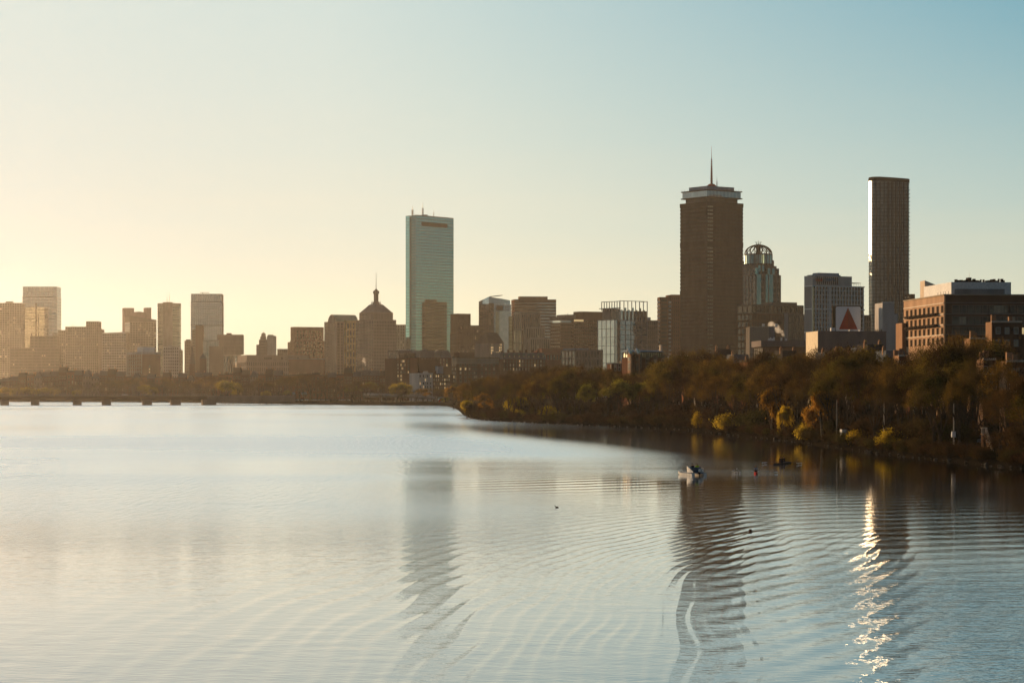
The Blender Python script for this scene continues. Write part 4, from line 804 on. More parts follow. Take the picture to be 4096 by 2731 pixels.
# the domed tower
b = Bld('domed_tower', 'stepped teal-glass tower topped by an open ribbed dome', 'tower', 2940, 3022, 3124, 2600, 30); A_, B_ = b.a, b.b
cx_ = A_ * .42; cy_ = cx_ * .9; Y0 = 0
steps = [(0, 0, b.h(1098)), (1.5, 1.5, b.h(1071)), (3.5, 3.2, b.h(1061)), (5.5, 5.2, b.h(1038))]
z0 = 0
for i, (e, e2, zt) in enumerate(steps): b.lattice(M['granite'], M['g_dark'], e, A_ - e, e, B_ - e, z0, zt, 20 if i == 0 else 2, 6, 6, 2.0, 1.1, .5, 1.0, names=('stage_frame', 'stage_glazing')); z0 = zt
for x0_, x1_, yt in ((b.fx(3026), b.fx(3044), 1096), (b.fx(3062), b.fx(3072), 1096), (b.fx(3076), b.fx(3092), 1096), (b.fx(3024), b.fx(3034), 1071), (b.fx(3070), b.fx(3080), 1071), (b.fx(3088), b.fx(3098), 1071), (b.fx(3048), b.fx(3056), 1061), (b.fx(3036), b.fx(3042), 1061)): b.box('glass_panel', M['g_teal'], x0_, x1_, -.3, .6, b.h(1228) if yt == 1096 else b.h(yt + 24), b.h(yt))
cD = b.C[1] + cx_ * b.u[1] + cy_ * b.v[1]
dr = 55.0 / F * cD; cc = ((PX(3033.5, cD) - b.C[0]), 0)
ccx = (PX(3033.5, b.C[1] + 22) - b.C[0]) * b.u[0] + 22 * b.u[1]; ccy = (PX(3033.5, b.C[1] + 22) - b.C[0]) * b.v[0] + 22 * b.v[1]; cD = b.C[1] + 22; dr = 55.0 / F * cD; zd = PZ(1018, cD) - GZ
b.part('drum', M['g_drum'], MB().lathe([(dr, b.h(1052)), (dr, zd - .8)], 32, (ccx, ccy))); t = MB(); t.lathe([(dr + .5, zd - 1), (dr + .5, zd + .4), (dr - 1, zd + .4)], 32, (ccx, ccy))
for i in range(20): q = 2 * math.pi * i / 20; t.tube((ccx + (dr + .15) * math.cos(q), ccy + (dr + .15) * math.sin(q), b.h(1052)), (ccx + (dr + .15) * math.cos(q), ccy + (dr + .15) * math.sin(q), zd), .35, None, 4)
b.part('drum_frame', M['granite'], t)
hd = PZ(979, cD) - GZ - zd; t = MB()
for i in range(16):
    for tw in (-.42, .42):
        q0 = 2 * math.pi * i / 16; last = None
        for j in range(9):
            e = math.pi / 2 * j / 8 * .93; q = q0 + tw * j / 8; p = (ccx + dr * math.cos(e) * math.cos(q), ccy + dr * math.cos(e) * math.sin(q), zd + hd * math.sin(e))
            if last: t.tube(last, p, .42, None, 5)
            last = p
t.lathe([(1.6, zd + hd - 1.2), (2.4, zd + hd), (.2, zd + hd + .8)], 12, (ccx, ccy))
for i in range(8): q = i * .785; t.tube((ccx + 2 * math.cos(q), ccy + 2 * math.sin(q), zd + hd), (ccx + 3.6 * math.cos(q), ccy + 3.6 * math.sin(q), zd + hd + 3.4), .14, None, 4)
t.tube((ccx, ccy, zd + hd), (ccx, ccy, zd + hd + 5), .14, None, 4); b.part('ribbed_dome', M['brown_metal'], t); b.part('dome_core', M['concrete_dk'], MB().lathe([(2.6, zd), (2.6, zd + hd * .55), (3.8, zd + hd * .9), (.1, zd + hd * .97)], 12, (ccx, ccy)))
b = Bld('hotel_block', 'dark brown hotel block with a colonnaded attic below the domed tower', 'building', 2985, 3010, 3217, 2280, 30); H = b.h(1217)
b.lattice(M['brick_dk'], M['g_dark'], 0, b.fx(3136), 0, 26, 0, H - 9, 12, 20, 4, .7, 1.9, .5, 1.2); b.lattice(M['concrete_dk'], M['g_bronze'], 0, b.a, .8, 26, H - 8.9, H, 1, 12, 3, .9, 1, .6, 1.4, names=('attic_frame', 'attic_glazing')); b.lattice(M['concrete_dk'], M['g_gold'], b.fx(3152), b.a, -.3, 26, 0, H - 9, 10, 7, 3, 1.6, 1.2, .5, 1.2, names=('right_wing_frame', 'right_wing_glazing')); b.box('stair_tower', M['grey'], b.fx(3136) + .1, b.fx(3151), -.6, 14, 0, H - 8); b.box('penthouse', M['concrete_dk'], b.fx(3102), b.fx(3203), 6, 22, H - .1, b.h(1205))
# ---- right: boxes, white gridded tower, rooftop sign, curved tower, brick blocks
b = Bld('louvred_block', 'beige box-shaped plant building with thin vertical ribs next to the steam plume', 'building', 2997, 2997, 3074, 1350, 2, 18); H = b.h(1305); t = MB().box(.3, b.a - .3, .3, 17, 0, H - .3)
b.part('core', M['concrete_dk'], t); t = MB()
for i in range(27): x = .1 + (b.a - .2) * i / 26; t.box(x - .1, x + .1, 0, .4, 0, H)
for z in (0, H * .33, H * .66, H - .5): t.box(-.1, b.a + .1, -.12, .5, z, z + .5)
b.part('rib_screen', M['sand'], t); b.box('side_block', M['grey'], b.a, b.fx(3100), 1, 16, 0, b.h(1305)); t = MB()
for p_ in (3056, 3060, 3108, 3112): t.tube((b.fx(p_), 5, H - .3), (b.fx(p_), 5, H + 1.6), .5)
b.part('roof_vents', M['white'], t)
b = Bld('flat_roofed_hall', 'long low dark hall with a plain upper wall beside the ribbed box', 'building', 3044, 3044, 3232, 1250, 4, 30); H = b.h(1362)
b.box('upper_wall', M['granite'], 0, b.a, 0, 30, b.h(1386), H); b.lattice(M['brown_metal'], M['g_dark'], 1, b.a - 1, 1, 29, 0, b.h(1386) - .05, 3, 26, 5, .3, .5, .3, .5); t = MB()
for p_ in (3080, 3086, 3093, 3100, 3130, 3148): t.tube((b.fx(p_), 3, H - .1), (b.fx(p_), 3, H + rng.uniform(.8, 1.8)), .5, .4, 8)
b.part('roof_vents', M['white'], t)
# white gridded tower with sign letters
b = Bld('white_grid_tower', 'white gridded office tower with red and blue rooftop lettering', 'tower', 3217, 3250, 3459, 1750, 29); H = b.h(1102); Hr = b.h(1140); xs = b.fx(3408); nb = b.b
z0 = b.h(1141)
b.part('glazing', M['g_bronze'], MB().box(.5, b.a - 1.2, .5, nb - .5, 0, z0)); t = MB()
for k in range(26): z = z0 * k / 25; th_ = .8 if (25 - k) % 5 == 0 else .35; t.box(-.15 if (25 - k) % 5 == 0 else .25, b.a, -.1 if (25 - k) % 5 == 0 else .25, nb, z - th_, z)
nx = 17
for i in range(nx + 1): x = .4 + (b.a - 1.6) * i / nx; t.box(x - .42, x + .42, 0, .9, 0, z0 - .4)
t.box(b.fx(3318) - .3, b.fx(3318) + .3, -.2, .9, 0, z0)
b.part('facade_frame', M['white'], t)
t = MB().box(-.05, 1.0, .9, nb, 0, z0 - .5); b.part('side_wall', M['grey'], t); b.part('edge_glazing', M['g_gold'], MB().box(.0, 1.4, -.12, .5, 0, z0 - 1))
b.part('upper_storey', M['pale'], MB().box(0, xs, .1, nb, z0, H)); t = MB()
for i in range(11): x = b.fx(3270) + (b.fx(3350) - b.fx(3270)) * i / 10; t.box(x - .35, x + .35, -.02, .3, z0 + .8, H - .8)
b.part('slot_windows', M['brown_metal'], t)
def glyphs(x0, x1, zc, h, n, seed):
    r = random.Random(seed); t = MB(); w = (x1 - x0) / n
    for i in range(n):
        a = x0 + w * i + .12 * w; c = x0 + w * (i + 1) - .12 * w; k = r.randrange(4)
        t.box(a, a + .28 * w, -.55, -.1, zc - h / 2, zc + h / 2)
        if k != 1: t.box(a + .28 * w, c, -.55, -.1, zc + h * .28, zc + h / 2)
        if k != 3: t.box(a + .28 * w, c, -.55, -.1, zc - h / 2, zc - h * .28)
        if k in (0, 2): t.box(c - .26 * w, c, -.55, -.1, zc - h * .28, zc + h * .28)
    return t
zc = b.h(1119); b.part('sign_letters', M['redpaint'], glyphs(b.fx(3261), b.fx(3289), zc, 1.9, 3, 3)); b.part('sign_letters', mat('teal_paint', (0.03, 0.20, 0.30), .5), glyphs(b.fx(3292), b.fx(3342), zc + .3, 2.3, 5, 5))
b.box('penthouse', M['lead_roof'], b.fx(3280), b.fx(3379), 5, 16, H - .05, b.h(1096)); b.box('penthouse', M['lead_roof'], b.fx(3298), b.fx(3379), 7, 15, b.h(1096), b.h(1088))
t = MB().box(xs, b.fx(3447), 1, 9, b.h(1128), b.h(1126.3)); rail_posts(t, xs + .5, b.fx(3445), 1.3, z0, b.h(1127), 5, .07); b.part('roof_canopy', M['brown_metal'], t)
# rooftop sign
D_ = 1320; x0 = PX(3331, D_); s_ = empty('rooftop_sign', (PX(3343, D_), D_, PZ(1345, D_)), 0.02, 'square white rooftop sign with a big red triangle and blue lettering', 'sign'); w = PX(3443, D_) - PX(3343, D_); zT = PZ(1226, D_) - PZ(1345, D_); zb = PZ(1340, D_) - PZ(1345, D_)
def rrect(x0, x1, z0, z1, r, n=5):
    out = []
    for cx_, cz_, a in ((x1 - r, z1 - r, 0), (x0 + r, z1 - r, 90), (x0 + r, z0 + r, 180), (x1 - r, z0 + r, 270)):
        for i in range(n + 1): q = R(a + 90 * i / n); out.append((cx_ + r * math.cos(q), cz_ + r * math.sin(q)))
    return out
def slab(mb, poly, y0, y1):
    n = len(mb.v); k = len(poly); mb.v += [(x, y0, z) for x, z in poly] + [(x, y1, z) for x, z in poly]
    mb.f.append(tuple(n + i for i in range(k))); mb.f.append(tuple(n + k + i for i in reversed(range(k))))
    for i in range(k): j = (i + 1) % k; mb.f.append((n + j, n + i, n + k + i, n + k + j))
    mb.m += [mb.cm] * (k + 2); return mb
slab(MB(), rrect(-.35, w + .45, zb, zT + .55, 1.3), .12, 2.6).build('sign_case', M['brown_metal'], s_)
MB().box(-1.75, -.3, .3, 2.4, zb, zT + .3).build('sign_case_side', M['brown_metal'], s_)
slab(MB(), rrect(0, w, zb + .1, zT, 1.0), 0, .2).build('sign_face', mat('sign_white', (0.80, 0.82, 0.84), .5, .05), s_)
f = lambda px: PX(px, D_) - PX(3343, D_)
zz = lambda py: PZ(py, D_) - PZ(1345, D_)
t = MB(); slab(t, [(f(3356), zz(1317)), (f(3392), zz(1317)), (f(3392), zz(1230))], -.10, .1); t.build('red_triangle', M['redpaint'], s_)
t = MB(); slab(t, [(f(3392), zz(1317)), (f(3431), zz(1317)), (f(3392), zz(1230))], -.10, .1); t.build('red_triangle', mat('deep_red_paint', (0.27, 0.03, 0.028), .6, .15), s_)
cu = bpy.data.curves.new('letters', 'FONT'); cu.body = 'CITGO'; cu.size = 3.6; cu.extrude = .06; cu.align_x = 'CENTER'
try: cu.space_character = 1.08
except Exception: pass
tmp = bpy.data.objects.new('letters_tmp', cu); COL.objects.link(tmp); bpy.context.view_layer.update()
me = bpy.data.meshes.new_from_object(tmp.evaluated_get(bpy.context.evaluated_depsgraph_get())); bpy.data.objects.remove(tmp); me.materials.clear(); me.materials.append(mat('blue_paint', (0.01, 0.05, 0.34), .5, .1))
o = link('letters', me, s_, ((f(3361) + f(3421)) / 2, -.08, zz(1319) - 2.55)); o.rotation_euler = (math.pi / 2, 0, 0); sc = (f(3421) - f(3361)) / max(.1, o.dimensions.x if o.dimensions.x else 9); o.scale = (min(1.4, sc),) * 2 + (1,)
t = MB()
for x in (1, w * .35, w * .65, w - 1): t.tube((x, 1.2, PZ(1400, D_) - PZ(1345, D_)), (x, 1.2, zb + .4), .2)
t.build('support_frame', M['steel'], s_)
b = Bld('sunlit_warehouse', 'low block with a bright sunlit end wall under the rooftop sign', 'building', 3226, 3273, 3545, 1150, 5); H = b.h(1326); b.box('wall', M['mauve'], .02, b.a, 0, b.b, 0, H); b.box('end_wall', mat('cream_sunlit_wall', (.75, .63, .45), .7, .08), -.25, 0, -.1, b.b + .1, 0, H + .25); b.box('parapet', M['mauve'], 0, b.a + .1, -.15, .2, H - .4, H + .3)  # cream end against mauve front: sunlight put into the wall colour
t = MB()
for p_, dz in ((3336, 2.0), (3410, 1.0), (3450, .8)): t.box(b.fx(p_) - 1, b.fx(p_) + 1, 2, 4, H - .1, H + dz)
b.part('roof_hood', M['white'], t); b.windows('x', [b.a * .25, b.a * .5, b.a * .8], [H * .45], 2.2, 1.6, off=.03)
b = Bld('white_apartment_block', 'blue-grey panel block with a sunlit end in front of the curved tower', 'building', 3499, 3530, 3592, 1300, 6); H = b.h(1211); b.lattice(M['pale'], M['g_bronze'], 0, b.a, 0, b.b, 0, H - 14, 9, 9, 4, .9, .6, .4, .6); b.box('upper_wall', M['pale'], 0, b.fx(3577), 0, b.b, H - 14, H); b.box('side_wing', M['pale'], b.fx(3577) + .1, b.a, 1, b.b, 0, b.h(1255)); b.box('parapet', M['white'], -.2, b.fx(3577) + .1, -.2, .3, H, H + .5)
b = Bld('office_block', 'dark block peeking out between the gridded tower and the curved tower', 'building', 3455, 3455, 3484, 2050, 4, 20); b.lattice(M['concrete_dk'], M['g_dark'], 0, b.a, 0, 20, 0, b.h(1260), 14, 3, 3, .6, 1.4)
b = Bld('office_block', 'dark rooftop edge behind the tall curved tower on its right', 'building', 3637, 3637, 3660, 2300, 4, 20); b.lattice(M['brick_dk'], M['g_dark'], 0, b.a, 0, 20, 0, b.h(1176), 20, 3, 3, 1.2, 1.8)
# curved glass tower
CURVED = glass('glass_curved', (.19, .19, .165), .88, .36, (2.6, 3.6), .3); _b = CURVED.node_tree.nodes['Principled BSDF']; _b.inputs['Coat Weight'].default_value = .6; _b.inputs['Coat Roughness'].default_value = .10
D_ = 2420.0; xl, xr = PX(3478, D_), PX(3637.5, D_); W_ = xr - xl; root = empty('curved_tower', (xl, D_ - 8, GZ), 0, 'tall slender curved glass tower with a flashing sunlit left edge', 'skyscraper')
def curved(e):
    P = []; x, y = 0.0, 13.6
    def turn(f0, f1, ln, n):
        nonlocal x, y
        for i in range(n):
            q = R(f0 + (f1 - f0) * (i + .5) / n); P.append((x - e * math.cos(q), y - e * math.sin(q))); x += -math.sin(q) * ln / n; y += math.cos(q) * ln / n
    turn(186, 196, 7.5, 22); turn(196, 262, 6.2, 22); nf_ = len(P); x1, y1 = x, y
    for i in range(0, 9): f_ = i / 8; P.append((x1 + (W_ - 2.5 - x1) * f_, y1 + e + (-1.6 * 4 * f_ * (1 - f_)) + 1.0 * f_))
    P += [(W_ - e, y1 + 4.5), (W_ - e, 32), (W_ * .5, 46 - e), (3 + e, 36)]
    return P
H = PZ(709, D_) - GZ; Hr = PZ(717, D_) - GZ
po = curved(0.0); zt = [H - (H - Hr) * max(0, (p[0] - 10) / (W_ - 10)) for p in po]
MB().prism(curved(.35), 0, [z - .6 for z in zt]).build('glazing', CURVED, root)
t = MB(); nfl = 61
for k in range(nfl): z = k * (Hr - 2) / nfl; t.prism(curved(.31), z, z + .4)
t.prism(po, [z - 4 for z in zt], zt); t.build('floor_bands', M['brown_metal'], root)
t = MB()
for i, p in enumerate(po[44:53]):
    if i % 1 == 0: t.box(p[0] - .35, p[0] + .35, p[1] - .12, p[1] + .6, 0, Hr - 3)
for i in range(9): x = 16 + (W_ - 22) * (i + .5) / 9; y = np.interp(x, [p[0] for p in po[44:53]], [p[1] for p in po[44:53]]); t.box(x - .2, x + .2, y - .1, y + .6, 0, Hr - 3)
t.build('mullions', M['brown_metal'], root)
t = MB()
for k in range(0, 24): z = Hr - 12 - k * 3.9; t.box(W_ - 4.2, W_ - .1, 1.7, 3.6, z, z + .5); t.box(6.2, 7.3, po[42][1] - .15, po[42][1] + .8, z - 2, z - .6)
t.build('corner_balconies', M['concrete_dk'], root)
# big brick warehouse with penthouse
b = Bld('brick_warehouse', 'large brick block with a sunlit side of long window rows and a white penthouse', 'building', 3615, 3777, 4130, 820, 3.7); H = b.h(1181); A_, B_ = b.a, b.b
b.part('wall', M['brick_lit'], MB().box(0, .6, 0, B_, 0, H)); b.part('front_wall', M['brick_dk'], MB().box(.6, A_, .02, .6, 0, H)); b.box('core', M['brick_dk'], .6, A_, .6, B_, 0, H - .4); b.part('side_extension', M['brick_tan'], MB().box(-1.6, -.05, B_ * .93, B_ * 1.1, 0, b.h(1293, 0, B_))); b.box('coping', M['stone'], -.3, A_, -.3, .2, H, H + .4); b.box('coping', M['stone'], -.3, .3, .2, B_, H + .004, H + .4)  # side brick paler than the front: sunlight put into the colour
fl = [b.h(1247), b.h(1292), b.h(1335), b.h(1374)]; t = MB(); tl = MB()
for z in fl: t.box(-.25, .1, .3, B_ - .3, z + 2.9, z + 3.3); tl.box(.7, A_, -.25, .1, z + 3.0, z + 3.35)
b.part('string_courses', M['sand'], t); b.part('front_string_courses', M['granite'], tl)  # paler courses on the sun side, darker in front: light painted in
ys = [2.6 + i * (B_ - 5) / 8.5 for i in range(9)]; b.windows('y', ys, [z + 1.0 for z in fl], 3.2, 2.5, ('g_black',), (1,), 'brick_lit', .02)
for zi in (0, 1):
    t = MB(); ya, yb = B_ * .12, B_ * .90; n_ = 7
    for i in range(n_):
        y0_ = ya + (yb - ya) * i / n_; y1_ = ya + (yb - ya) * (i + 1) / n_; ym = (y0_ + y1_) / 2
        t.prism([(0, y0_), (-1.5, y0_ + .6), (-1.9, ym), (-1.5, y1_ - .6), (0, y1_)][::-1], fl[zi] - 1.0, fl[zi] - .2)
    b.part('bowed_balcony', M['brown_metal'], t)
xs = [4.5 + i * (b.fx(4110) - 6) / 9.5 for i in range(10)]; b.windows('x', xs, [z + .9 for z in fl[:3]], 3.3, 2.6, ('g_win', 'blind', 'lit', 'g_dark'), (4, 2, 1, 3), 'granite', .04)
x0, x1 = 3.5, b.fx(4057); hp = b.h(1126); b.box('penthouse', M['white'], x0, x1, 4, B_ * .72, H - .1, hp); b.box('penthouse', M['white'], x0, x0 + 14, B_ * .72, B_ * .98, H - .1, hp - 4.2); t = MB()
for i in range(6): x = x0 + 3 + i * (x1 - x0 - 6) / 5.4; t.box(x - 1.8, x + 1.8, 3.9, 4.2, H + .5, H + 2.4)
b.part('penthouse_louvres', M['grey'], t); t = MB()
for y in (8, 12, 15, 19, 23): t.box(x0 - .08, x0 + .3, y, y + .9, H + .4, H + 1.9)
b.part('penthouse_windows', M['g_dark'], t); t = MB()
for i in range(20): x = x0 + 2 + i * (x1 - x0 - 4) / 19; hh = rng.uniform(.4, 1.3); t.box(x - .15, x + rng.uniform(.2, 1.2), 6, 7, hp, hp + hh)
t.box(b.fx(3890), b.fx(3904), 6, 9, hp, hp + 1.7); b.part('roof_equipment', M['brown_metal'], t); b.part('roof_stair', M['sand'], MB().prism([(x0 + .5, B_ * .73), (x0 + 5, B_ * .73), (x0 + 5, B_ * .85), (x0 + .5, B_ * .85)], hp - 4.2, [hp + 2.4, hp + .6, hp + .6, hp + 2.4])); mast(b, 'antenna', b.fx(3898), 7, hp, hp + 4, .1, 0)
# twin gabled brick building with a blue metal roof
b = Bld('gabled_brick_block', 'brick block with twin sunlit gable towers and a long blue-grey roof', 'building', 2503, 2514, 2655, 930, 9); A_ = b.a; Bd = 16
hw = b.h(1420)
b.box('wall', M['brick_dk'], .6, A_, .8, Bd, 0, hw - 1); b.lattice(M['brown_metal'], M['g_gold'], .8, A_ - .3, 1.2, Bd - .4, hw - 1, b.h(1406), 1, 14, 3, .3, .2, .2, .4, names=('attic_mullions', 'attic_glazing')); b.part('roof', M['lead_roof'], MB().prism([(.2, -.2), (A_ + .2, -.2), (A_ + .2, Bd + .4), (.2, Bd + .4)], b.h(1406), b.h(1400), [(.2, Bd * .4), (A_, Bd * .4), (A_, Bd * .6), (.2, Bd * .6)]))
for p0, p1, sh in ((2503, 2518, 1.0), (2535, 2549, 1.0)):
    xa, xb = b.fx(p0 + 9), b.fx(p1 + 1); t = MB().box(xa, xb, -4.9, .75, 0, b.h(1420)); t.box(xa - .15, xb + .1, -5.05, .75, hw - .05, hw + .6); pr = b.part('gable_tower', M['brick_tan'], t)
    ym = -2.1; t = MB(); n0 = 0
    t.v = [(xa - .1, -5.0, hw + .6), (xa - .1, .8, hw + .6), (xa - .1, ym, b.h(1396)), (xb, -5.0, hw + .6), (xb, .8, hw + .6), (xb, ym, b.h(1396))]; t.f = [(0, 2, 1), (3, 4, 5), (0, 3, 5, 2), (2, 5, 4, 1), (0, 1, 4, 3)]; t.m = [0] * 5
    t.build('gable', M['g_gold'], pr); t2 = MB(); t2.tube((xa - .3, -5.2, hw + .5), (xa - .3, ym, b.h(1395)), .35); t2.tube((xa - .3, 1.0, hw + .5), (xa - .3, ym, b.h(1395)), .35); t2.build('gable_trim', M['white'], pr)
    for z in (b.h(1437), b.h(1458), b.h(1474)):
        for y in (-3.7, -2.1, -.5): link('window', win_mesh(.7, 1.3, 'g_dark', 'stone'), pr, (xa - .02, y, z), -math.pi / 2)
b.windows('x', [b.fx(2560) + i * 3.2 for i in range(9)], [b.h(1428), b.h(1444), b.h(1462)], 1.2, 1.6, ('g_win', 'g_dark', 'blind'), (4, 3, 1), 'granite', -.78); b.box('chimney', M['sand'], b.fx(2648), b.fx(2655), 3, 5, b.h(1410), b.h(1378))
b = Bld('apartment_house', 'small dark house with a pale chimney left of the twin gables', 'building', 2440, 2448, 2502, 1000, 10); b.box('wall', M['brick_dk'], 0, b.a, 0, 10, 0, b.h(1456)); b.box('roof', M['slate'], -.2, b.a + .2, -.2, 10.2, b.h(1456), b.h(1452)); b.box('chimney', M['sand'], b.fx(2486), b.fx(2492), 2, 3.2, b.h(1453), b.h(1443)); b.box('chimney', M['sand'], b.fx(2444), b.fx(2447), .5, 1.3, b.h(1475), b.h(1458)); b.windows('x', [1.5, 3.2, 4.8], [b.h(1463), b.h(1475)], .9, 1.4)

# ---- middle ground: Back Bay blocks
b = Bld('long_red_roof_hall', 'long low hall with a terracotta roof behind the trees', 'building', 2165, 2172, 2300, 2000, 28); H = b.h(1417); b.box('wall', M['brick'], 0, b.a, 0, 24, 0, H); b.part('roof', M['terracotta'], MB().prism([(-.6, -.6), (b.a + .6, -.6), (b.a + .6, 24.6), (-.6, 24.6)], H, b.h(1392), [(4, 10), (b.a - 4, 10), (b.a - 4, 14), (4, 14)])); b.windows('x', [2 + i * 3.0 for i in range(8)], [b.h(1424), b.h(1433)], 1.2, 1.8, off=.03)
b = Bld('grey_school', 'flat grey block with square windows right of the terracotta roof', 'building', 2296, 2300, 2412, 1950, 28); b.lattice(M['granite'], M['g_win'], 0, b.a, 0, 24, 0, b.h(1398), 6, 9, 4, 1.3, 1.8); b.box('roof', M['lead_roof'], -.2, b.a * .5, 1, 20, b.h(1398), b.h(1393))
b = Bld('mansard_block', 'dark apartment block with a dormered mansard roof left of the forest top', 'building', 1998, 2010, 2182, 1900, 28); H = b.h(1436)
b.box('wall', M['brick_dk'], 0, b.a, 0, 20, 0, H); mr = b.part('mansard_roof', M['slate'], MB().prism([(-.3, -.3), (b.a + .3, -.3), (b.a + .3, 20.3), (-.3, 20.3)], H, b.h(1409), [(.8, 1.8), (b.a - .8, 1.8), (b.a - .8, 18.5), (.8, 18.5)])); b.windows('x', [1.6 + i * (b.a - 3) / 13 for i in range(14)], [b.h(1444), b.h(1460), b.h(1476)], 1.0, 1.9, ('g_win', 'blind', 'lit'), (3, 4, 1), 'stone', .03)
for i in range(9): x = 2 + i * (b.a - 4) / 8; z = b.h(1425); t = MB().box(x - .8, x + .8, .2, 1.8, z - 1.4, z + 1.2); t.prism([(x - 1, .0), (x + 1, .0), (x + 1, 1.9), (x - 1, 1.9)], z + 1.2, z + 2.4, [(x, .0), (x, .0), (x, 1.9), (x, 1.9)]); d_ = t.build('dormer', M['copper'], mr); link('window', win_mesh(.8, 1.4, 'blind', 'stone'), d_, (x, .18, z))
for i in range(7): x = 3 + i * (b.a - 6) / 6; b.box('chimney', M['brick_dk'], x - .7, x + .7, 6, 7.2, b.h(1411), b.h(1411) + rng.uniform(1.5, 3.2))
b = Bld('apartment_block', 'brick apartment block with a beige top storey and many square windows', 'building', 1808, 1826, 1995, 1750, 28); H = b.h(1431); b.box('wall', M['brick_dk'], 0, b.a, 0, b.b, 0, H - 4.5); b.box('top_storey', M['stone'], -.25, b.a + .2, -.25, b.b, H - 4.4, H); b.box('cornice', M['brown_metal'], -.6, b.a + .5, -.6, b.b, H, H + .5); b.box('roof_house', M['brick_dk'], b.fx(1846), b.fx(1905), 4, 12, H + .4, b.h(1408)); t = MB()
for p_, yt in ((1850, 1406), (1868, 1400), (1882, 1404)): t.box(b.fx(p_) - .4, b.fx(p_) + .4, 5, 6, H + .4, b.h(yt))
b.part('roof_pipes', M['sand'], t)
zs = [b.h(y) for y in (1440, 1459, 1475, 1491, 1507, 1523)]; xs_ = [b.fx(p) for p in (1842, 1862, 1878, 1891, 1898, 1905, 1928, 1944, 1958, 1976)]
b.windows('x', xs_, zs, 1.3, 1.7, ('g_win', 'blind', 'lit'), (9, 3, 1), 'granite', .03); b.windows('y', [1.6, 4.2, 6.8], zs, 1.1, 1.7, ('blind', 'lit', 'g_win'), (3, 1, 3), 'granite', .03)
b = Bld('mansion_block', 'dark block with a pedimented dormer and green-grey mansard below the teal skyscraper', 'building', 1672, 1680, 1806, 1980, 28); H = b.h(1430); b.box('wall', M['brick_dk'], 0, b.a, 0, 22, 0, H); mr = b.part('mansard_roof', M['slate'], MB().prism([(-.3, -.3), (b.a + .3, -.3), (b.a + .3, 22.3), (-.3, 22.3)], H, b.h(1402), [(1.2, 2.2), (b.a - 1.2, 2.2), (b.a - 1.2, 20), (1.2, 20)]))
x = b.fx(1750); t = MB().box(x - 2.6, x + 2.6, -.6, 3, H, b.h(1412)); t.prism([(x - 3.2, -.8), (x + 3.2, -.8), (x + 3.2, 3.2), (x - 3.2, 3.2)], b.h(1412), b.h(1398), [(x, -.8), (x, -.8), (x, 3.2), (x, 3.2)]); pd_ = t.build('pediment', M['stone'], mr)
for k in (-1.6, 0, 1.6): link('window', win_mesh(.8, 2.2, 'blind', 'stone'), pd_, (x + k, -.62, H + 1.7))
t = MB().lathe([(1.7, b.h(1404)), (1.7, b.h(1398)), (1.2, b.h(1395)), (.1, b.h(1393))], 10, (b.fx(1716), 8)); b.part('cupola', M['slate'], t); b.windows('x', [2 + i * 2.9 for i in range(9)], [b.h(1438), b.h(1449), b.h(1460)], 1.1, 1.7, ('g_win', 'blind', 'lit'), (5, 3, 1), 'stone', .03)
b = Bld('office_block', 'dark office block with rows of lit square windows beside a plain brick wall', 'building', 1588, 1588, 1641, 1800, 28, 22); H = b.h(1433); b.box('wall', M['brick_dk'], 0, b.a, 0, 22, 0, H); b.windows('x', [b.fx(p) for p in (1592, 1604, 1608, 1612, 1616, 1620, 1633)], [b.h(y) for y in (1444, 1459, 1473, 1488, 1503, 1518)], .75, 1.6, ('lit', 'blind', 'g_win'), (2, 3, 3), 'granite', .03); b.box('brick_wall', M['brick'], b.a + .1, b.fx(1674), 1, 22, 0, b.h(1431)); b.box('brick_wall', M['brick_dk'], b.fx(1674) + .1, b.fx(1758), -1, 20, 0, b.h(1434)); b.box('roof_house', M['dark'], b.fx(1652), b.fx(1672), 4, 12, b.h(1431), b.h(1412)); b.box('roof_house', M['dark'], b.fx(1624), b.fx(1640), 4, 12, H, b.h(1415))
b = Bld('brick_office', 'brown block with a row of bright roof lights behind the dark office block', 'building', 1580, 1590, 1665, 2080, 28); H = b.h(1401); b.lattice(M['granite'], M['g_win'], 0, b.a, 0, 20, 0, H, 9, 9, 5, 1.2, 1.5); t = MB()
for i in range(8): t.box(1.5 + i * 1.6, 2.1 + i * 1.6, 1, 1.6, H, H + .9)
b.part('roof_lights', M['white'], t)
b = Bld('blue_spire', 'small pale blue pointed spire left of the dark office block', 'spire', 1573, 1573, 1584, 1850, 6, 2.2); t = MB().prism([(0, 0), (b.a, 0), (b.a, 2.2), (0, 2.2)], b.h(1461), b.h(1421), [(b.a * .9, 1.1)] * 4); b.part('spire', M['lead_roof'], t); b.box('tower', M['brick_dk'], .05, b.a - .05, .05, 2.15, 0, b.h(1461))
b = Bld('apartment_house', 'pale blue-grey apartment house with arched windows beside the overpass', 'building', 1670, 1676, 1731, 1700, 28); H = b.h(1492); b.box('wall', M['pale'], 0, b.a, 0, 16, 0, H); t = MB().prism([(b.a * .3, -.2), (b.a * .7, -.2), (b.a * .7, 1), (b.a * .3, 1)], H - .1, H + 1.4, [(b.a * .38, -.2), (b.a * .62, -.2), (b.a * .62, 1), (b.a * .38, 1)]); b.part('parapet_gable', M['pale'], t); b.box('cornice', M['white'], -.3, b.a + .2, -.35, .5, H - .5, H)
b.windows('x', [b.a * f_ for f_ in (.08, .32, .46, .60, .85)], [b.h(y) for y in (1504, 1519, 1533, 1547)], .8, 1.7, ('g_win', 'lit', 'blind'), (4, 2, 2), 'white', .03)
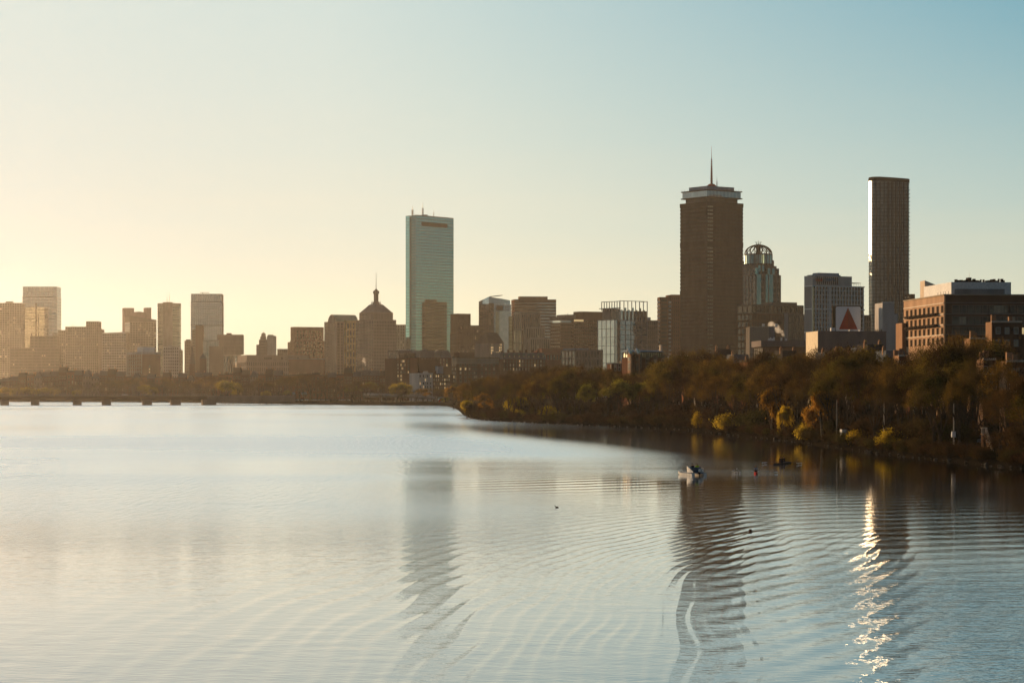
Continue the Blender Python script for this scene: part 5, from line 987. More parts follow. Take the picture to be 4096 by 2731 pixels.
b = Bld('row_house', 'dark brick house with scattered lit windows right of the pale blue-grey apartment house', 'house', 1729, 1732, 1812, 1720, 28); H = b.h(1494); b.box('wall', M['brick_dk'], 0, b.a, 0, 16, 0, H); b.windows('x', [.9 + i * 1.75 for i in range(8)], [b.h(y) for y in (1504, 1519, 1535, 1551)], .8, 1.5, ('g_win', 'lit', 'blind'), (6, 2, 2), 'granite', .03); b.box('chimney', M['brick_dk'], 4, 5, 5, 6, H, H + 2); b.box('blue_panel', M['lead_roof'], b.fx(1756), b.fx(1778), 2, 6, H, b.h(1464))
b = Bld('brick_office', 'dark brick stair block between the lit office block and the pale apartment house', 'building', 1637, 1641, 1671, 1730, 28); b.box('wall', M['brick_dk'], 0, b.a, 0, 14, 0, b.h(1492)); b.windows('x', [1.2, 2.6, 4.0], [b.h(y) for y in (1504, 1520, 1536)], .8, 1.5, ('lit', 'blind', 'g_win'), (2, 2, 2), 'granite', .03)

# ---- rows of town houses behind the far bank trees
def town_house(w, d, h, wall, roof, kind, seed):
    r = random.Random(seed); root = empty('town_house', (0, 0, 0))
    MB().box(0, w, 0, d, 0, h).build('wall', wall, root)
    if kind == 'mansard': rf = MB().prism([(-.2, -.3), (w + .2, -.3), (w + .2, d), (-.2, d)], h, h + 3.2, [(.4, 1.4), (w - .4, 1.4), (w - .4, d - 1), (.4, d - 1)]).build('roof', roof, root)
    elif kind == 'gable': rf = MB().prism([(-.2, -.3), (w + .2, -.3), (w + .2, d), (-.2, d)], h, h + 4.2, [(w / 2 - .1, -.3), (w / 2 + .1, -.3), (w / 2 + .1, d), (w / 2 - .1, d)]).build('roof', roof, root)
    else: rf = MB().box(-.2, w + .1, -.3, d, h, h + .7).build('roof', roof, root)
    top = h + {'mansard': 3.0, 'gable': 2.4, 'flat': .6}[kind]
    for x in (.7, w - .7)[: 1 + seed % 2]:
        c = MB().box(x - .5, x + .5, d * .3, d * .3 + 1.1, top - 1.5, top + 1.1); c.box(x - .3, x + .3, d * .3 + .2, d * .3 + .8, top + 1.1, top + 1.5); c.build('chimney', M['brick_tan'], rf)
    n = 3 if w > 6.5 else 2
    for k in range(4):
        for i in range(n): link('window', win_mesh(.9, 1.7, r.choice(['g_win', 'g_dark', 'g_dark', 'g_win', 'g_dark', 'blind'] if k else ['g_win', 'g_dark']), 'stone'), root, (w * (i + .5) / n, -.02, 2.6 + k * 3.4))
    return root
TH = [town_house(7.0, 15, 14.5, M['brick_dk'], M['slate'], 'mansard', 2), town_house(6.2, 14, 15.5, M['brick'], M['dark'], 'flat', 3), town_house(7.6, 15, 13.5, M['granite'], M['slate'], 'gable', 4), town_house(6.6, 15, 16.0, M['brick_dk'], M['dark'], 'mansard', 5)]
G_TOWN = 'hazy town houses behind the far bank trees'
L_TOWN = 'hazy brown town house in the long row behind the far bank trees'
px = -60; first = set()
def put_house(k, x, y, z, rz, s, label, group):
    o = TH[k] if k not in first else copy_tree(TH[k]); first.add(k)
    o.location = (x, y, z); o.rotation_euler = (0, 0, rz); o.scale = (1, 1, s); tag(o, label, 'house', group)
    return o
while px < 1590:
    D = 2060 if px < 900 else 2060 - (px - 900) * .28
    yt = float(np.interp(px, [0, 100, 240, 420, 600, 800, 900, 1100, 1300, 1460, 1600], [1505, 1488, 1470, 1482, 1490, 1488, 1476, 1480, 1478, 1472, 1490])) + rng.uniform(-5, 9)
    k = rng.randrange(4); s = (PZ(yt, D) - GZ) / 18.5; put_house(k, PX(px, D), D, GZ, 0.03, s, L_TOWN, G_TOWN); px += (7.3 if k != 1 else 6.3) / D * F
# second terrace, right bank among the tree tops
G_T2 = 'brownstones half hidden by the right bank trees'
for i, (p, yt) in enumerate(((2690, 1408), (2745, 1412), (2800, 1408), (2870, 1398), (2935, 1400), (2990, 1404), (3060, 1408), (3130, 1404), (3300, 1390), (3352, 1362), (3410, 1368), (3470, 1380), (3545, 1382), (3640, 1400))):
    D = float(np.interp(p, [2650, 3100, 3640], [1120, 930, 760])); h = PZ(yt, D) - GZ
    put_house(i % 4, PX(p, D), D, GZ, R(8), h / 19.0, 'brownstone house whose sunlit chimneys show above the right bank trees', G_T2)
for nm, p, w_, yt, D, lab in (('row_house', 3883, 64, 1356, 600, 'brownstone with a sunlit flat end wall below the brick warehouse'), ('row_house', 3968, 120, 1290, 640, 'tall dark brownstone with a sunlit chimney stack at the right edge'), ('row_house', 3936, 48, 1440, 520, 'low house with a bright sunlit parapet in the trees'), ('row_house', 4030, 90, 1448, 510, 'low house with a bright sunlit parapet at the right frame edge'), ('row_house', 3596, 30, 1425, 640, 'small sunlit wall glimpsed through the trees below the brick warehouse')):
    b = Bld(nm, lab, 'house', p - 20, p, p + w_, D, 4, 6); H = b.h(yt); b.box('wall', M['brick_dk'], .15, b.a, 0, 6, 0, H); b.box('end_wall', M['brick_tan'], -.1, .1, -.05, 6, 0, H + .2); b.box('parapet', M['sand'], -.2, b.a, -.25, .2, H, H + .45); b.box('chimney', M['brick_tan'], 1, 2.2, 4, 5, H, H + 2.2); b.box('chimney', M['brick_tan'], b.a - 2.2, b.a - 1.2, 5, 6, H, H + 1.8); b.windows('x', [b.a * .2, b.a * .5, b.a * .8], [H - 2.2, H - 5.6], 1.0, 1.6, off=.02)  # tan end wall and pale parapet paint the sunlight onto dark brick
# ------------------------------------------------------------------ bridges
P0 = Vector((PX(-130, 1572), 1572)); P1 = Vector((PX(830, 1602), 1602)); Ld = (P1 - P0).length; ang = math.atan2(P1.y - P0.y, P1.x - P0.x)
br = empty('river_bridge', (P0.x, P0.y, 0), ang, 'long low dark girder bridge on stone piers crossing the river at the left', 'bridge')
def bx(px):
    t = (px - CX) / F; d = P1 - P0; return (t * P0.y - P0.x) / (d.x - t * d.y) * Ld
zt = 6.3
MB().box(0, Ld, 0, 20, zt - .5, zt).build('deck', M['concrete_dk'], br)
m = MB(); m.box(0, Ld, .3, .8, 3.7, zt - .5); m.box(0, Ld, 19.2, 19.7, 3.7, zt - .5)
for i in range(90): x = Ld * i / 89; m.box(x - .12, x + .12, .2, .3, 3.7, zt - .5)
m.build('girder', M['brown_metal'], br)
piers = [(-95, -62), (0, 35), (122, 158), (290, 328), (407, 446), (570, 610), (684, 725)]
ed = [bx(a) for p in piers for a in p]
for a, c in piers:
    x0, x1 = bx(a), bx(c); xm, hw = (x0 + x1) / 2, (x1 - x0) / 2 * .92
    p = MB().prism([(xm - hw, -.5), (xm + hw, -.5), (xm + hw, 20), (xm - hw, 20)], -1.5, 2.9); p.box(xm - hw - .3, xm + hw + .3, -.8, 20.3, 2.9, 3.7); p.build('pier', M['granite'], br)
m = MB(); n = 150
for i in range(n + 1): x = Ld * i / n; m.box(x - .05, x + .05, .1, .2, zt, zt + 1.05)
m.box(0, Ld, .08, .22, zt + 1.0, zt + 1.1); m.box(0, Ld, .1, .2, zt + .5, zt + .56); m.build('railing', M['steel'], br)
MB().box(Ld - 3, Ld + 6, -.6, 21, -1, 3.69).build('abutment', M['granite'], br)
MB().box(Ld, Ld + 60, -.2, 20, 1.9, zt + .02).build('ramp_wall', M['granite'], br)
for p in (815, 832):
    o = tag(MB().tube((0, 0, -1), (0, 0, 3.4), .22, .18).build('mooring_pile', M['sand'], None, (PX(p, 1700), 1700, 0)), 'sunlit timber pile standing in the water, ' + ('left' if p == 815 else 'right') + ' one of the pair at the bridge end', 'pile', 'timber piles at the bridge end')

# overpass ramp on the far bank
ov = empty('overpass', (0, 0, 0), 0, 'grey concrete overpass ramp curving along the far bank', 'bridge')
pts = [(1452, 1700, 1573, 1590), (1475, 1660, 1572, 1588), (1540, 1640, 1573, 1587), (1620, 1630, 1577, 1589), (1690, 1622, 1581, 1594), (1745, 1615, 1585, 1600)]
m = MB(); rl = MB()
for (a, Da, t0, b0), (c, Dc, t1, b1) in zip(pts, pts[1:]):
    A = Vector((PX(a, Da), Da)); C_ = Vector((PX(c, Dc), Dc)); nrm = Vector((-(C_ - A).y, (C_ - A).x)).normalized() * 9
    m.prism([tuple(A), tuple(C_), tuple(C_ + nrm), tuple(A + nrm)], [PZ(b0, Da), PZ(b1, Dc), PZ(b1, Dc), PZ(b0, Da)], [PZ(t0 + 3, Da), PZ(t1 + 3, Dc), PZ(t1 + 3, Dc), PZ(t0 + 3, Da)])
    off = nrm.normalized() * -.12
    rl.prism([tuple(A + off), tuple(C_ + off), tuple(C_ - off * 2), tuple(A - off * 2)], [PZ(t0 + 8, Da), PZ(t1 + 8, Dc)] + [PZ(t1 + 8, Dc), PZ(t0 + 8, Da)], [PZ(t0, Da), PZ(t1, Dc), PZ(t1, Dc), PZ(t0, Da)])
    for k in range(8): q = A.lerp(C_, k / 8) + nrm * .04; zq = PZ(t0 + (t1 - t0) * k / 8, Da + (Dc - Da) * k / 8); rl.tube((q.x, q.y, zq - .2), (q.x, q.y, zq + .9), .07, None, 4)
m.build('deck', M['concrete'], ov); rl.build('parapet', M['pale'], ov)
for p, D, y in ((1523, 1645, 1586), (1583, 1636, 1587), (1662, 1627, 1591)): MB().prism([(PX(p, D) - .8, D + 2), (PX(p, D) + .8, D + 2), (PX(p, D) + .8, D + 5), (PX(p, D) - .8, D + 5)], 0, PZ(y - 1, D)).build('pier', M['pale'], ov)
x0, x1 = PX(1738, 1615), PX(1768, 1612)
ab = MB().prism([(x0, 1613), (x1, 1610), (x1, 1624), (x0, 1624)], .5, [PZ(1583, 1615), PZ(1590, 1612), PZ(1590, 1612), PZ(1583, 1615)]).build('abutment', M['concrete'], ov)
tq = mat('teal_mural', (.05, .25, .30), .7); z0 = PZ(1618, 1612)
def tri(a, c, d, m_): mb = MB(); y = lambda x: 1613 - (x - x0) / (x1 - x0) * 3 - .12; mb.face(*[(p[0], y(p[0]), p[1]) for p in (a, c, d)]); mb.build('mural_panel', m_, ab)
zz_ = lambda py: PZ(py, 1613)
xx_ = lambda px: PX(px, 1613)
tri((xx_(1744), zz_(1594)), (xx_(1752), zz_(1604)), (xx_(1760), zz_(1592)), M['white']); tri((xx_(1752), zz_(1605)), (xx_(1767), zz_(1610)), (xx_(1764), zz_(1593)), M['redpaint']); tri((xx_(1750), zz_(1612)), (xx_(1767), zz_(1618)), (xx_(1765), zz_(1603)), tq)

# ------------------------------------------------------------------ road furniture
gr = empty('guard_rail', (0, 0, 0), 0, 'long pale steel guard rail along the riverside road under the trees', 'guard rail')
m = MB(); pm = MB()
for a, c in zip(RAIL, RAIL[1:]):
    A, C_ = Vector(a), Vector(c); nn = max(1, int((C_ - A).length / 4))
    d = (C_ - A).normalized(); q = Vector((-d.y, d.x)) * .06
    m.prism([tuple(A - q), tuple(C_ - q), tuple(C_ + q), tuple(A + q)][::-1], 2.45, 2.78)
    for k in range(nn): p = A.lerp(C_, k / nn); pm.box(p.x - .07, p.x + .07, p.y - .07, p.y + .07, 1.8, 2.7)
m.build('rail', M['steel'], gr); pm.build('posts', M['bark'], gr)['kind'] = 'stuff'
def lamp_post(px, D, h, label, box=False, name='street_lamp'):
    o = empty(name, (PX(px, D), D, 1.7), 0, label, 'street lamp', 'street lamps along the riverside road')
    MB().tube((0, 0, -.3), (0, 0, h), .14, .08, 8).build('pole', M['sand'], o); MB().tube((0, 0, h - .2), (-1.8, 0, h + .25), .06, .05, 6).build('arm', M['bark'], o); MB().prism([(-2.6, -.18), (-1.7, -.14), (-1.7, .14), (-2.6, .18)], h + .15, h + .35).build('lamp_head', M['dark'], o)
    if box: MB().prism([(-.38, -.3), (.3, -.3), (.3, .3), (-.38, .3)], box, box + 1.0).build('sign_box', M['white'], o)
lamp_post(3347, 505, 8.3, 'slim street lamp pole catching the sun above the white cabinet'); lamp_post(3190, 560, 7.5, 'thin street lamp pole behind the upright golden willow'); lamp_post(3536, 470, 8.0, 'street lamp pole beside the parked blue car', .0); lamp_post(3815, 418, 8.2, 'street lamp pole with a bright white box on it near the right edge', 2.2)
lamp_post(3030, 640, 7.0, 'faint thin lamp pole above the brown thicket right of the big golden bush'); lamp_post(3266, 1020, 17.0, 'tall light mast rising above the treetops left of the warehouse'); lamp_post(3050, 1060, 13.0, 'tall light mast above the trees below the ribbed plant building')
cb = empty('utility_cabinet', (PX(3369, 498), 498, 1.6), R(12), 'white sunlit utility cabinet on the bank above the water', 'cabinet'); MB().box(0, 1.2, .05, 1.0, .8, 2.2).build('case', M['grey'], cb); MB().box(-.06, -.004, .0, 1.3, .82, 2.2).build('door', M['white'], cb); MB().box(0, .9, -.02, .05, .85, 2.15).build('front_panel', M['white'], cb); MB().box(.05, 1.1, .1, .9, -.8, .8).build('plinth', M['concrete_dk'], cb)
sg = empty('road_sign', (PX(3391, 520), 520, 1.6), R(20), 'white two-line road sign just above the utility cabinet', 'sign'); MB().box(-.45, .4, 0, .08, 2.0, 2.9).build('panel', M['white'], sg); MB().box(-.32, .3, -.03, -.002, 2.38, 2.48).build('lettering', M['dark'], sg); MB().tube((0, .1, -.3), (0, .1, 2.9), .05).build('post', M['steel'], sg)
D = 402
rp = empty('timber_stair', (PX(3931, D), D, 0), 0, 'sunlit timber stair frame sloping down the bank near the right edge', 'stair')
w_ = PX(3946, D) - PX(3931, D); zt, zm, zb = PZ(1711, D), PZ(1734, D), 1.0; xb = PX(3974, D) - PX(3931, D)
m = MB()
for y in (0, 1.2):
    for x in (.05, w_): m.tube((x, y, zm - .3), (x, y, zt), .07, None, 5)
    m.tube((-.15, y, zt), (w_ + .15, y, zt), .08, None, 5); m.tube((w_, y, zt), (xb, y, zb + .8), .075, None, 5)
for x in (0, w_): m.tube((x, 0, zt), (x, 1.2, zt), .06, None, 5)
m.build('handrail', M['sand'], rp); m = MB()
for y in (-.02, 1.2): m.prism([(w_ - .1, y), (xb - .35, y), (xb - .35, y + .1), (w_ - .1, y + .1)], [zm - .3, zb - .3] * 1 + [zb - .3, zm - .3], [zm, zb, zb, zm])
m.box(-.1, w_ + .1, 0, 1.3, zm - .15, zm); m.build('stringer', M['brick_tan'], rp); m = MB()
for i in range(14): f_ = i / 13; x = w_ + (xb - .35 - w_) * f_; z = zm + (zb - zm) * f_ - .1; m.box(x - .02, x + .22, .1, 1.2, z, z + .06)
m.build('treads', M['sand'], rp); m = MB(); m.box(0, .12, 0, .12, 1, zm - .16); m.box(0, .12, 1.1, 1.22, 1, zm - .16); m.build('leg', M['brick_tan'], rp)
# gantry signs on the far bank
for p, D, w2, lab in ((1174, 1740, 12, 'small pale blue direction sign behind the olive tree on the far bank'), (1216, 1735, 21, 'wide pale blue direction sign above the parked cars on the far bank')):
    o = empty('direction_sign', (PX(p, D), D, 2), 0, lab, 'sign', 'direction signs on the far bank'); h_ = PZ(1568, D) - 2; MB().box(-w2 / F * D / 2, w2 / F * D / 2, 0, .2, h_ - 1.8, h_).build('panel', M['lead_roof'], o); MB().tube((0, .3, -.5), (0, .3, h_ - .2), .12).build('post', M['steel'], o)

# ------------------------------------------------------------------ cars
def car_proto(name, paint):
    root = empty(name, (0, 0, 0)); m = MB(); w = .88
    prof = [(-2.2, .35), (2.2, .35), (2.25, .62), (2.1, .86), (1.05, .96), (.98, .96), (-1.7, .98), (-2.15, .95), (-2.25, .6)]
    slab(m, [(x, z) for x, z in prof][::1], -w, w); m.build('body', paint, root)
    m = MB(); m.prism([(-1.75, -w * .92), (1.0, -w * .92), (1.0, w * .92), (-1.75, w * .92)], .965, 1.43, [(-1.35, -w * .74), (.35, -w * .74), (.35, w * .74), (-1.35, w * .74)]); m.build('windows', M['g_win'], root)
    MB().prism([(-1.4, -w * .76), (.38, -w * .76), (.38, w * .76), (-1.4, w * .76)], 1.43, 1.48).build('roof', paint, root)
    for x in (-1.38, 1.4):
        for y in (-w - .02, w - .2): wh = MB().tube((x, y, .33), (x, y + .22, .33), .33, None, 14).build('wheel', M['dark'], root); MB().tube((x, y - .015, .33), (x, y + .235, .33), .18, None, 10).build('rim', M['steel'], wh)
    for y in (-.62, .62): MB().box(2.16, 2.24, y - .17, y + .17, .62, .76).build('headlight', M['white'], root); MB().box(-2.25, -2.19, y - .15, y + .15, .68, .84).build('tail_light', M['redpaint'], root)
    return root
CARS = [car_proto('car', mat(n, c, .25, .05, metal=.3)) for n, c in (('paint_white', (.75, .75, .74)), ('paint_blue', (.10, .22, .34)), ('paint_silver', (.45, .46, .47)), ('paint_dark', (.05, .05, .055)))]
used = set()
def put_car(k, x, y, z, rz, label, group=None):
    o = CARS[k] if k not in used else copy_tree(CARS[k]); used.add(k); o.location = (x, y, z); o.rotation_euler = (0, 0, rz); tag(o, label, 'car', group)
put_car(1, PX(3548, 500), 500, 2.04, R(100), 'blue car on the riverside road above the golden bush', 'cars on the riverside road')
put_car(0, PX(3932, 445), 446, 2.04, R(-80), 'pale car on the riverside road behind the timber stair', 'cars on the riverside road')
put_car(3, PX(3440, 600), 600, 2.04, R(100), 'dark car among the trunks right of the white cabinet', 'cars on the riverside road')
put_car(2, PX(2883, 800), 800, 2.04, R(104), 'silver car glinting between trunks above the big golden bush', 'cars on the riverside road')
put_car(0, PX(498, 1596), 1598, 6.32, ang, 'white pickup-coloured car crossing the long bridge', None)
for i, (p, k) in enumerate(((1112, 0), (1124, 0), (1175, 2), (1195, 0), (1222, 0), (1256, 2), (1283, 2), (1301, 2), (1338, 3), (1368, 2), (1388, 2), (1437, 3), (1160, 3), (1316, 3))):
    put_car(k, PX(p, 1722), 1722, 2.04, R(-30) + math.pi, 'car in the line of traffic along the far bank road', 'cars along the far bank road')

# ------------------------------------------------------------------ rocks along the bank
def rock_mesh(seed):
    bm = bmesh.new(); bmesh.ops.create_icosphere(bm, subdivisions=2, radius=1); r = random.Random(seed); ph = [r.uniform(0, 6) for _ in range(6)]
    for v in bm.verts:
        c = v.co; k = 1 + .22 * math.sin(3 * c.x + ph[0]) * math.sin(2.6 * c.y + ph[1]) + .16 * math.sin(4 * c.z + ph[2] + 2 * c.x); v.co = Vector((c.x * k, c.y * k * .8, c.z * k * .62))
    me = bpy.data.meshes.new('rock'); bm.to_mesh(me); bm.free(); me.materials.append(mat('granite_rock', (.11, .095, .075), .9, .4, 1.2)); return me
ROCK = [rock_mesh(i) for i in range(4)]
for k in range(96):
    f_ = (k + rng.random()) / 96; p = 1870 + f_ * 2350; D = shore_D(p); s = rng.uniform(.15, .6) ** 1.2
    o = link('rock', ROCK[k % 4], None, (PX(p, D) + rng.uniform(-.2, 1.0), D + rng.uniform(-.5, .5), rng.uniform(.0, .22)), rng.uniform(0, 6)); o.scale = (s, s, s)
    tag(o, 'weathered grey rock at the water line below the right bank', 'rock', 'rocks along the right bank')

# ------------------------------------------------------------------ people
SKIN = mat('skin', (.42, .24, .16), .6, .08)
def skinned(name, verts, edges, rad, m, parent, root=0, sub=1):
    me = bpy.data.meshes.new(name); me.from_pydata(verts, edges, []); o = bpy.data.objects.new(name, me); COL.objects.link(o)
    md = o.modifiers.new('s', 'SKIN'); md.use_smooth_shade = True
    for i, r_ in enumerate(rad): me.skin_vertices[0].data[i].radius = (r_, r_)
    me.skin_vertices[0].data[root].use_root = True
    sm = o.modifiers.new('d', 'SUBSURF'); sm.levels = sub; sm.render_levels = sub
    bpy.context.view_layer.update(); out = bpy.data.meshes.new_from_object(o.evaluated_get(bpy.context.evaluated_depsgraph_get()))
    bpy.data.objects.remove(o); bpy.data.meshes.remove(me); out.name = name; out.materials.clear(); out.materials.append(m); return link(name, out, parent)
def person(label, loc, rz, lean, hands, knees, top, hair, trousers, long_hair=False, cap=False):
    """seated figure facing local +Y; lean = torso tilt, hands / knees = target points"""
    root = empty('person', loc, rz, label, 'person'); cl, sl = math.cos(lean), math.sin(lean)
    up = lambda h, x=0, f=0: (x, h * sl + f * cl, .1 + h * cl - f * sl)
    V = [up(0), up(.22), up(.42), up(.52), up(.58, 0, .01), up(.68, 0, .03), up(.80, 0, .03)]; E = [(0, 1), (1, 2), (2, 3), (3, 4), (4, 5), (5, 6)]; Rr = [.155, .135, .15, .06, .06, .095, .075]
    for s in (-1, 1):
        sh = Vector(up(.44, s * .19)); hd = Vector((hands[0] * s, hands[1], hands[2])); mid = sh.lerp(hd, .5) + Vector((s * .07, 0, -.09)); n = len(V)
        V += [tuple(sh), tuple(mid), tuple(hd)]; E += [(2, n), (n, n + 1), (n + 1, n + 2)]; Rr += [.07, .048, .033]
        hp = Vector((s * .1, .05, .07)); kn = Vector((s * .14, knees[0], knees[1])); ft = Vector((s * .13, knees[2], knees[3])); n = len(V)
        V += [tuple(hp), tuple(kn), tuple(ft), (ft.x, ft.y + .14, ft.z - .02)]; E += [(0, n), (n, n + 1), (n + 1, n + 2), (n + 2, n + 3)]; Rr += [.10, .062, .045, .04]
    body = skinned('body', V, E, Rr, SKIN, root)
    bm = bmesh.new(); bm.from_mesh(body.data)
    t = MB(); hc = Vector(up(.71, 0, .02)); fwd = Vector((0, cl, -sl))
    t.tube(hc + fwd * .07 + Vector((0, 0, .01)), hc + fwd * .135 + Vector((0, 0, -.03)), .02, .014, 6)
    for s in (-1, 1):
        t.tube(hc + Vector((s * .085, 0, -.01)), hc + Vector((s * .115, -.02, .02)), .03, .02, 6); t.tube(hc + fwd * .088 + Vector((s * .035, 0, .03)), hc + fwd * .1 + Vector((s * .035, 0, .03)), .013, .01, 6)
        hd = Vector((hands[0] * s, hands[1], hands[2])); t.tube(hd + Vector((0, -.02, 0)), hd + Vector((0, .07, -.005)), .035, .036, 6)
        for k in range(4): a_ = hd + Vector((-.027 + .018 * k, .065, 0)); c_ = a_ + Vector((0, .035, -.012)); t.tube(a_, c_, .010, .009, 5); t.tube(c_, c_ + Vector((0, .01 + .004 * (k in (1, 2)), -.035)), .009, .007, 5)
        a_ = hd + Vector((-s * .034, .02, 0)); t.tube(a_, a_ + Vector((-s * .02, .04, -.02)), .011, .008, 5)
    tm = t.mesh('tmp', SKIN, True); bm.from_mesh(tm); bm.to_mesh(body.data); bm.free(); bpy.data.meshes.remove(tm)
    jv = V[:4] + V[7:10] + V[14:17]; n0 = 4
    je = [(0, 1), (1, 2), (2, 3), (2, 4), (4, 5), (5, 6), (2, 7), (7, 8), (8, 9)]; jv = [tuple(v) for v in jv]
    for i in (6, 9): jv[i] = tuple(Vector(jv[i - 1]).lerp(Vector(jv[i]), .86))
    skinned('jacket', jv, je, [.178, .165, .185, .085, .10, .074, .055, .10, .074, .055], M[top] if top in M else MATS[top], root)
    tv = [V[0]] + V[10:13] + V[17:20]; skinned('trousers', tv, [(0, 1), (1, 2), (2, 3), (0, 4), (4, 5), (5, 6)], [.172, .118, .078, .06, .118, .078, .06], MATS[trousers], root)
    hm = MB(); h0 = Vector(up(.735, 0, .015)); prof = [(.108 * math.cos(a), .118 * math.sin(a)) for a in [R(x) for x in range(-25, 91, 14)]]
    hm.lathe([(max(r_, .004), z) for r_, z in prof], 14); hm.v = [(h0.x + v[0], h0.y + v[1] - .015 + (.02 if v[1] < 0 else 0), h0.z + v[2]) for v in hm.v]
    if long_hair: hm.tube(h0 + Vector((0, -.08, 0)), h0 + Vector((0, -.12, -.26)), .075, .03, 8)
    if cap: hm.prism([(h0.x - .09, h0.y + .06), (h0.x + .09, h0.y + .06), (h0.x + .07, h0.y + .2), (h0.x - .07, h0.y + .2)], h0.z - .005, h0.z + .015)
    hm.build('cap' if cap else 'hair', MATS[hair], root, smooth=True)
    return root
mat('hair_dark', (.035, .022, .014), .7); mat('hair_auburn', (.22, .09, .03), .7); mat('jacket_dark', (.035, .03, .035), .8); mat('jacket_neon', (.42, .60, .02), .7); mat('jacket_grey', (.22, .23, .27), .8); mat('trousers_dark', (.03, .03, .035), .85); mat('top_black', (.03, .025, .025), .8); mat('hull_white', (.66, .64, .60), .5, .06); mat('hull_red', (.30, .035, .03), .55, .1); mat('hull_grey', (.30, .32, .34), .5, .08); mat('hull_dark', (.06, .055, .05), .5, .08); mat('seat_blue', (.06, .10, .14), .7); mat('oar_carbon', (.03, .03, .03), .4)

# ------------------------------------------------------------------ motor launch with two people
H_AZ = -17
la = empty('motor_launch', (PX(2781, 341), 341, 0), R(-H_AZ), 'white catamaran motor launch carrying two people, seen from behind', 'motorboat')
def hull(x, L0, L1, w, h, m_, name):
    mb = MB(); n = 10; rings = []
    for i in range(n + 1):
        f_ = i / n; y = L0 + (L1 - L0) * f_; k = 1 - max(0, (f_ - .62) / .38) ** 2.2; ww = max(.02, w * k); lift = .22 * max(0, (f_ - .6) / .4) ** 2
        rings.append([(x - ww, y, h + lift), (x - ww * .92, y, .05 + lift), (x - ww * .3, y, -.25 + lift * 2), (x + ww * .3, y, -.25 + lift * 2), (x + ww * .92, y, .05 + lift), (x + ww, y, h + lift)])
    for r_ in rings: mb.v += r_
    for i in range(n):
        for j in range(6): k = (j + 1) % 6; mb.f.append((i * 6 + j, (i + 1) * 6 + j, (i + 1) * 6 + k, i * 6 + k)); mb.m.append(0)
    mb.f.append(tuple(range(6))); mb.m.append(0); mb.f.append(tuple(reversed(range(n * 6, n * 6 + 6)))); mb.m.append(0)
    return mb.build(name, m_, la, smooth=False)
hull(-.92, -1.6, 4.4, .24, .34, MATS['hull_white'], 'hull'); hull(.92, -1.6, 4.4, .24, .34, MATS['hull_white'], 'hull')
MB().box(-1.2, 1.2, -1.2, 3.2, .345, .45).build('deck', MATS['hull_grey'], la)
mb = MB()
ring = [(-.78, -1.1), (-.86, -.2), (-.8, .9), (-.5, 1.9), (0, 2.2), (.5, 1.9), (.8, .9), (.86, -.2), (.78, -1.1)]
for (a0_, b0_), (a1_, b1_) in zip(ring, ring[1:]):
    h0_, h1_ = [.55 + .62 * min(1, max(0, (y + 1.1) / 1.4)) for y in (b0_, b1_)]
    mb.face((a0_, b0_, .45), (a1_, b1_, .45), (a1_ * 1.08, b1_ * 1.05, h1_ + .1), (a0_ * 1.08, b0_ * 1.05, h0_ + .1)); mb.face((a0_ * .93, b0_ * .95, .46), (a0_ * 1.0, b0_, h0_ + .1), (a1_ * 1.0, b1_, h1_ + .1), (a1_ * .93, b1_ * .95, .46)); mb.face((a0_ * 1.08, b0_ * 1.05, h0_ + .1), (a1_ * 1.08, b1_ * 1.05, h1_ + .1), (a1_, b1_, h1_ + .1), (a0_, b0_, h0_ + .1))
mb.build('cockpit', MATS['hull_white'], la)
MB().box(-.72, .72, -.35, -.2, .46, 1.22).build('seat_back', MATS['seat_blue'], la); MB().box(-.72, .72, -.2, .5, .46, .82).build('seat', MATS['seat_blue'], la); MB().box(-.3, .6, 1.1, 1.4, .46, 1.15).build('console', MATS['hull_grey'], la)
om = MB().lathe([(.02, 1.02), (.15, .98), (.19, .85), (.19, .62), (.13, .56)], 12, (.12, -1.45)).build('outboard_motor', MATS['hull_white'], la, smooth=True); MB().box(.05, .19, -1.53, -1.35, -.5, .57).build('motor_leg', M['dark'], om); MB().box(-.05, .29, -1.3, -1.12, .3, .7).build('motor_bracket', M['dark'], om)
m = MB(); m.tube((.86, -.9, .5), (.92, -.9, 1.05), .02); m.tube((.92, -.9, 1.05), (.92, .3, 1.15), .02); m.tube((.92, .3, 1.15), (.86, .3, .6), .02); m.build('grab_rail', M['white'], la)
def on(root, x, y, z): v = Matrix.Rotation(root.rotation_euler.z, 3, 'Z') @ Vector((x, y, 0)); return (root.location.x + v.x, root.location.y + v.y, root.location.z + z)
person('person in a dark jacket seated on the left side of the motor launch', on(la, -.36, .08, .82), la.rotation_euler.z, .08, (.16, .36, .42), (.42, .12, .45, -.3), 'jacket_dark', 'hair_dark', 'trousers_dark')
person('person in a neon yellow-green jacket seated on the right side of the motor launch', on(la, .36, .08, .82), la.rotation_euler.z, .1, (.18, .40, .40), (.42, .12, .45, -.3), 'jacket_neon', 'hair_dark', 'trousers_dark')

